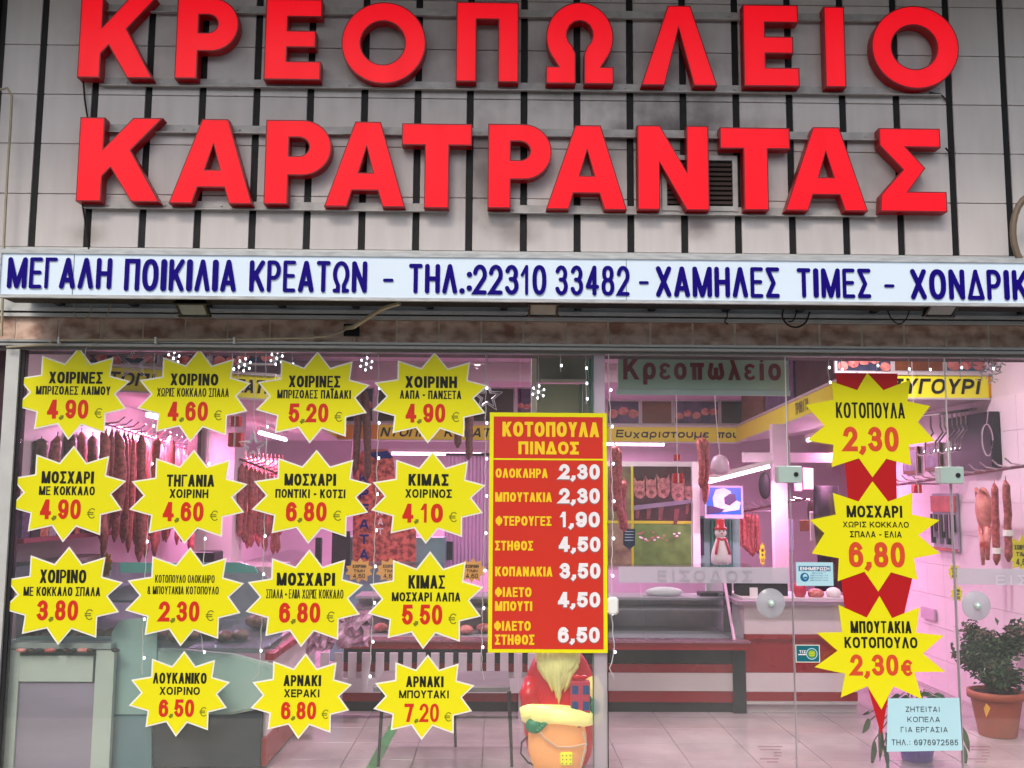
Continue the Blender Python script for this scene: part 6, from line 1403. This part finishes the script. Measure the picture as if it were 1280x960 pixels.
def wire_star(u,v,lb,r,Y=.09):
    q=P(u,v,Y); t=thing('wire_star',lb,'star ornament',tuple(q),'outlined star ornaments')
    for s,yy in ((1,0),(.72,.004)):
        L=[(q.x+r*s*(1 if i%2==0 else .42)*math.sin(i*math.pi/5),Y+yy,q.z+r*s*(1 if i%2==0 else .42)*math.cos(i*math.pi/5)) for i in range(11)]
        MB().tube(L,.004,5).build('star_outline',mat('silver_tinsel',(206,206,210),.3,.5,noise=.1),t)
    MB().tube([(q.x,Y,q.z+r),(q.x,Y,zb2)],.002,4).build('thread',WIREW,t)
wire_star(609,496,'silver outline star at the top left corner of the tall red poster',.098)
wire_star(316,558,'silver outline star below the second top price star',.09); wire_star(168,452,'silver outline star between the first two top price stars',.11)
tn=MB(); rng=random.Random(2)
for k in range(70):
    q=P(1238+rng.gauss(0,8),458+rng.gauss(0,8),.12+rng.random()*.08); e=q+Vector((rng.uniform(-.03,.03),rng.uniform(-.03,.03),rng.uniform(-.03,.03))); tn.tube([q,e],.0035,4)
tt=thing('tinsel_ball','silver tinsel cluster hanging at the upper right','ornament',tuple(P(1238,458,.15))); tn.build('tinsel',MATS['silver_tinsel'],tt); q=P(1238,445,.15); MB().tube([q,(q.x,.15,zb2)],.002,4).build('thread',WIREW,tt)
# ================================================================ CABLES AND PIPES ON THE FACADE
def cab(path,lb,r=.004,m=WIRE,Y=-.08,name='cable',cat='cable'):
    pts=[P(*p_,Y) if len(p_)==2 else P(*p_) for p_ in path]
    fine=[]
    for i in range(len(pts)-1):
        p0=pts[max(i-1,0)];p1=pts[i];p2=pts[i+1];p3=pts[min(i+2,len(pts)-1)]
        for k in range(6):
            t=k/6; fine.append(.5*((2*p1)+(p2-p0)*t+(2*p0-5*p1+4*p2-p3)*t*t+(3*p1-p0-3*p2+p3)*t**3))
    fine.append(pts[-1]); return tag(MB().tube(fine,r,6).build(name,m),lb,cat)
cab([(93,374),(92,385),(95,396),(103,399),(112,393),(114,382),(108,372)],'looped thin cable below the left end of the box sign',.003,BEIGE)
cab([(142,375),(137,385),(132,400),(128,420),(112,434)],'dangling brown cable over the first tan tiles',.003,BEIGE,Y=-.06)
cab([(980,384),(978,396),(985,406),(996,409),(1007,403),(1012,390)],'dark hanging cable loop under the word for prices',.0055)
cab([(1108,384),(1114,398),(1124,405),(1133,398),(1137,386)],'smaller dark cable loop toward the right of the box sign',.004)
cab([(908,384),(909,395),(906,402),(910,405)],'short dark cable end under the box sign',.004)
cab([(997,384),(992,400),(985,402)],'short second cable inside the larger loop',.004)
cab([(432,410,-.02),(443,408,-.10),(452,402,-.14),(478,386,-.25),(500,379,-.32)],'beige flexible hose rising from the tiles to the box sign',.014,BEIGE,name='flexible_hose',cat='hose')
a=P(430,405,-.02);b=P(449,420,-.02)
tag(MB().box(a.x,b.x,-.024,-.0125,b.z,a.z).build('junction_hole',BLACK),'square black hole in the tiles where the beige hose enters','hole')
cab([(8,434,-.06),(60,430,-.07),(74,425,-.07),(200,424.5,-.065),(300,424,-.065),(400,421,-.065),(432,412,-.05)],'beige cable clipped along the top of the window frame',.006,BEIGE)
for k,u in enumerate((74,195,293)):
    q=P(u,425,-.065); tag(MB().box(q.x-.006,q.x+.006,-.078,-.048,q.z-.022,q.z+.016).build('cable_clip',ALUL),['first small clip from the left holding the beige cable','second small clip from the left holding the beige cable','third small clip from the left holding the beige cable'][k],'clip')
cab([(108,434),(106,446),(109,456)],'thin pale wire end hanging before the first top star',.002,WIREW,Y=-.06)
# neighbour items at the right edge
q=P(1276,290,-.25)
mb=MB(); mb.tube([(q.x+.12+.14*math.cos(a),-.2,q.z+.24*math.sin(a)-.0) for a in [math.pi*.5+i*math.pi/12 for i in range(13)]],.02,8)
small('round_sign_rim','curved tan rim of a round object at the right edge above the box sign','sign',mb,mat('tan_rim',(120,104,88),.6,noise=.1))
# ================================================================ STREET BEHIND THE CAMERA
ob=thing('opposite_building','plain pale building across the street with dark windows','building',(0,-17,0))
MB().box(-30,30,-20,-17,-.3,7.5).build('wall',OPP,ob)
wme=None
for i in range(14):
    for j in range(2):
        x=-27+i*4; z=1+j*3.3
        if wme is None:
            o=MB().box(-.7,.7,-16.99,-16.95,0,1.6).build('window',OPPW,ob); wme=o.data
        else: o=bpy.data.objects.new('window',wme); COL.objects.link(o); o.parent=ob
        o.location=Vector((x,0,z))-PW[ob.name]
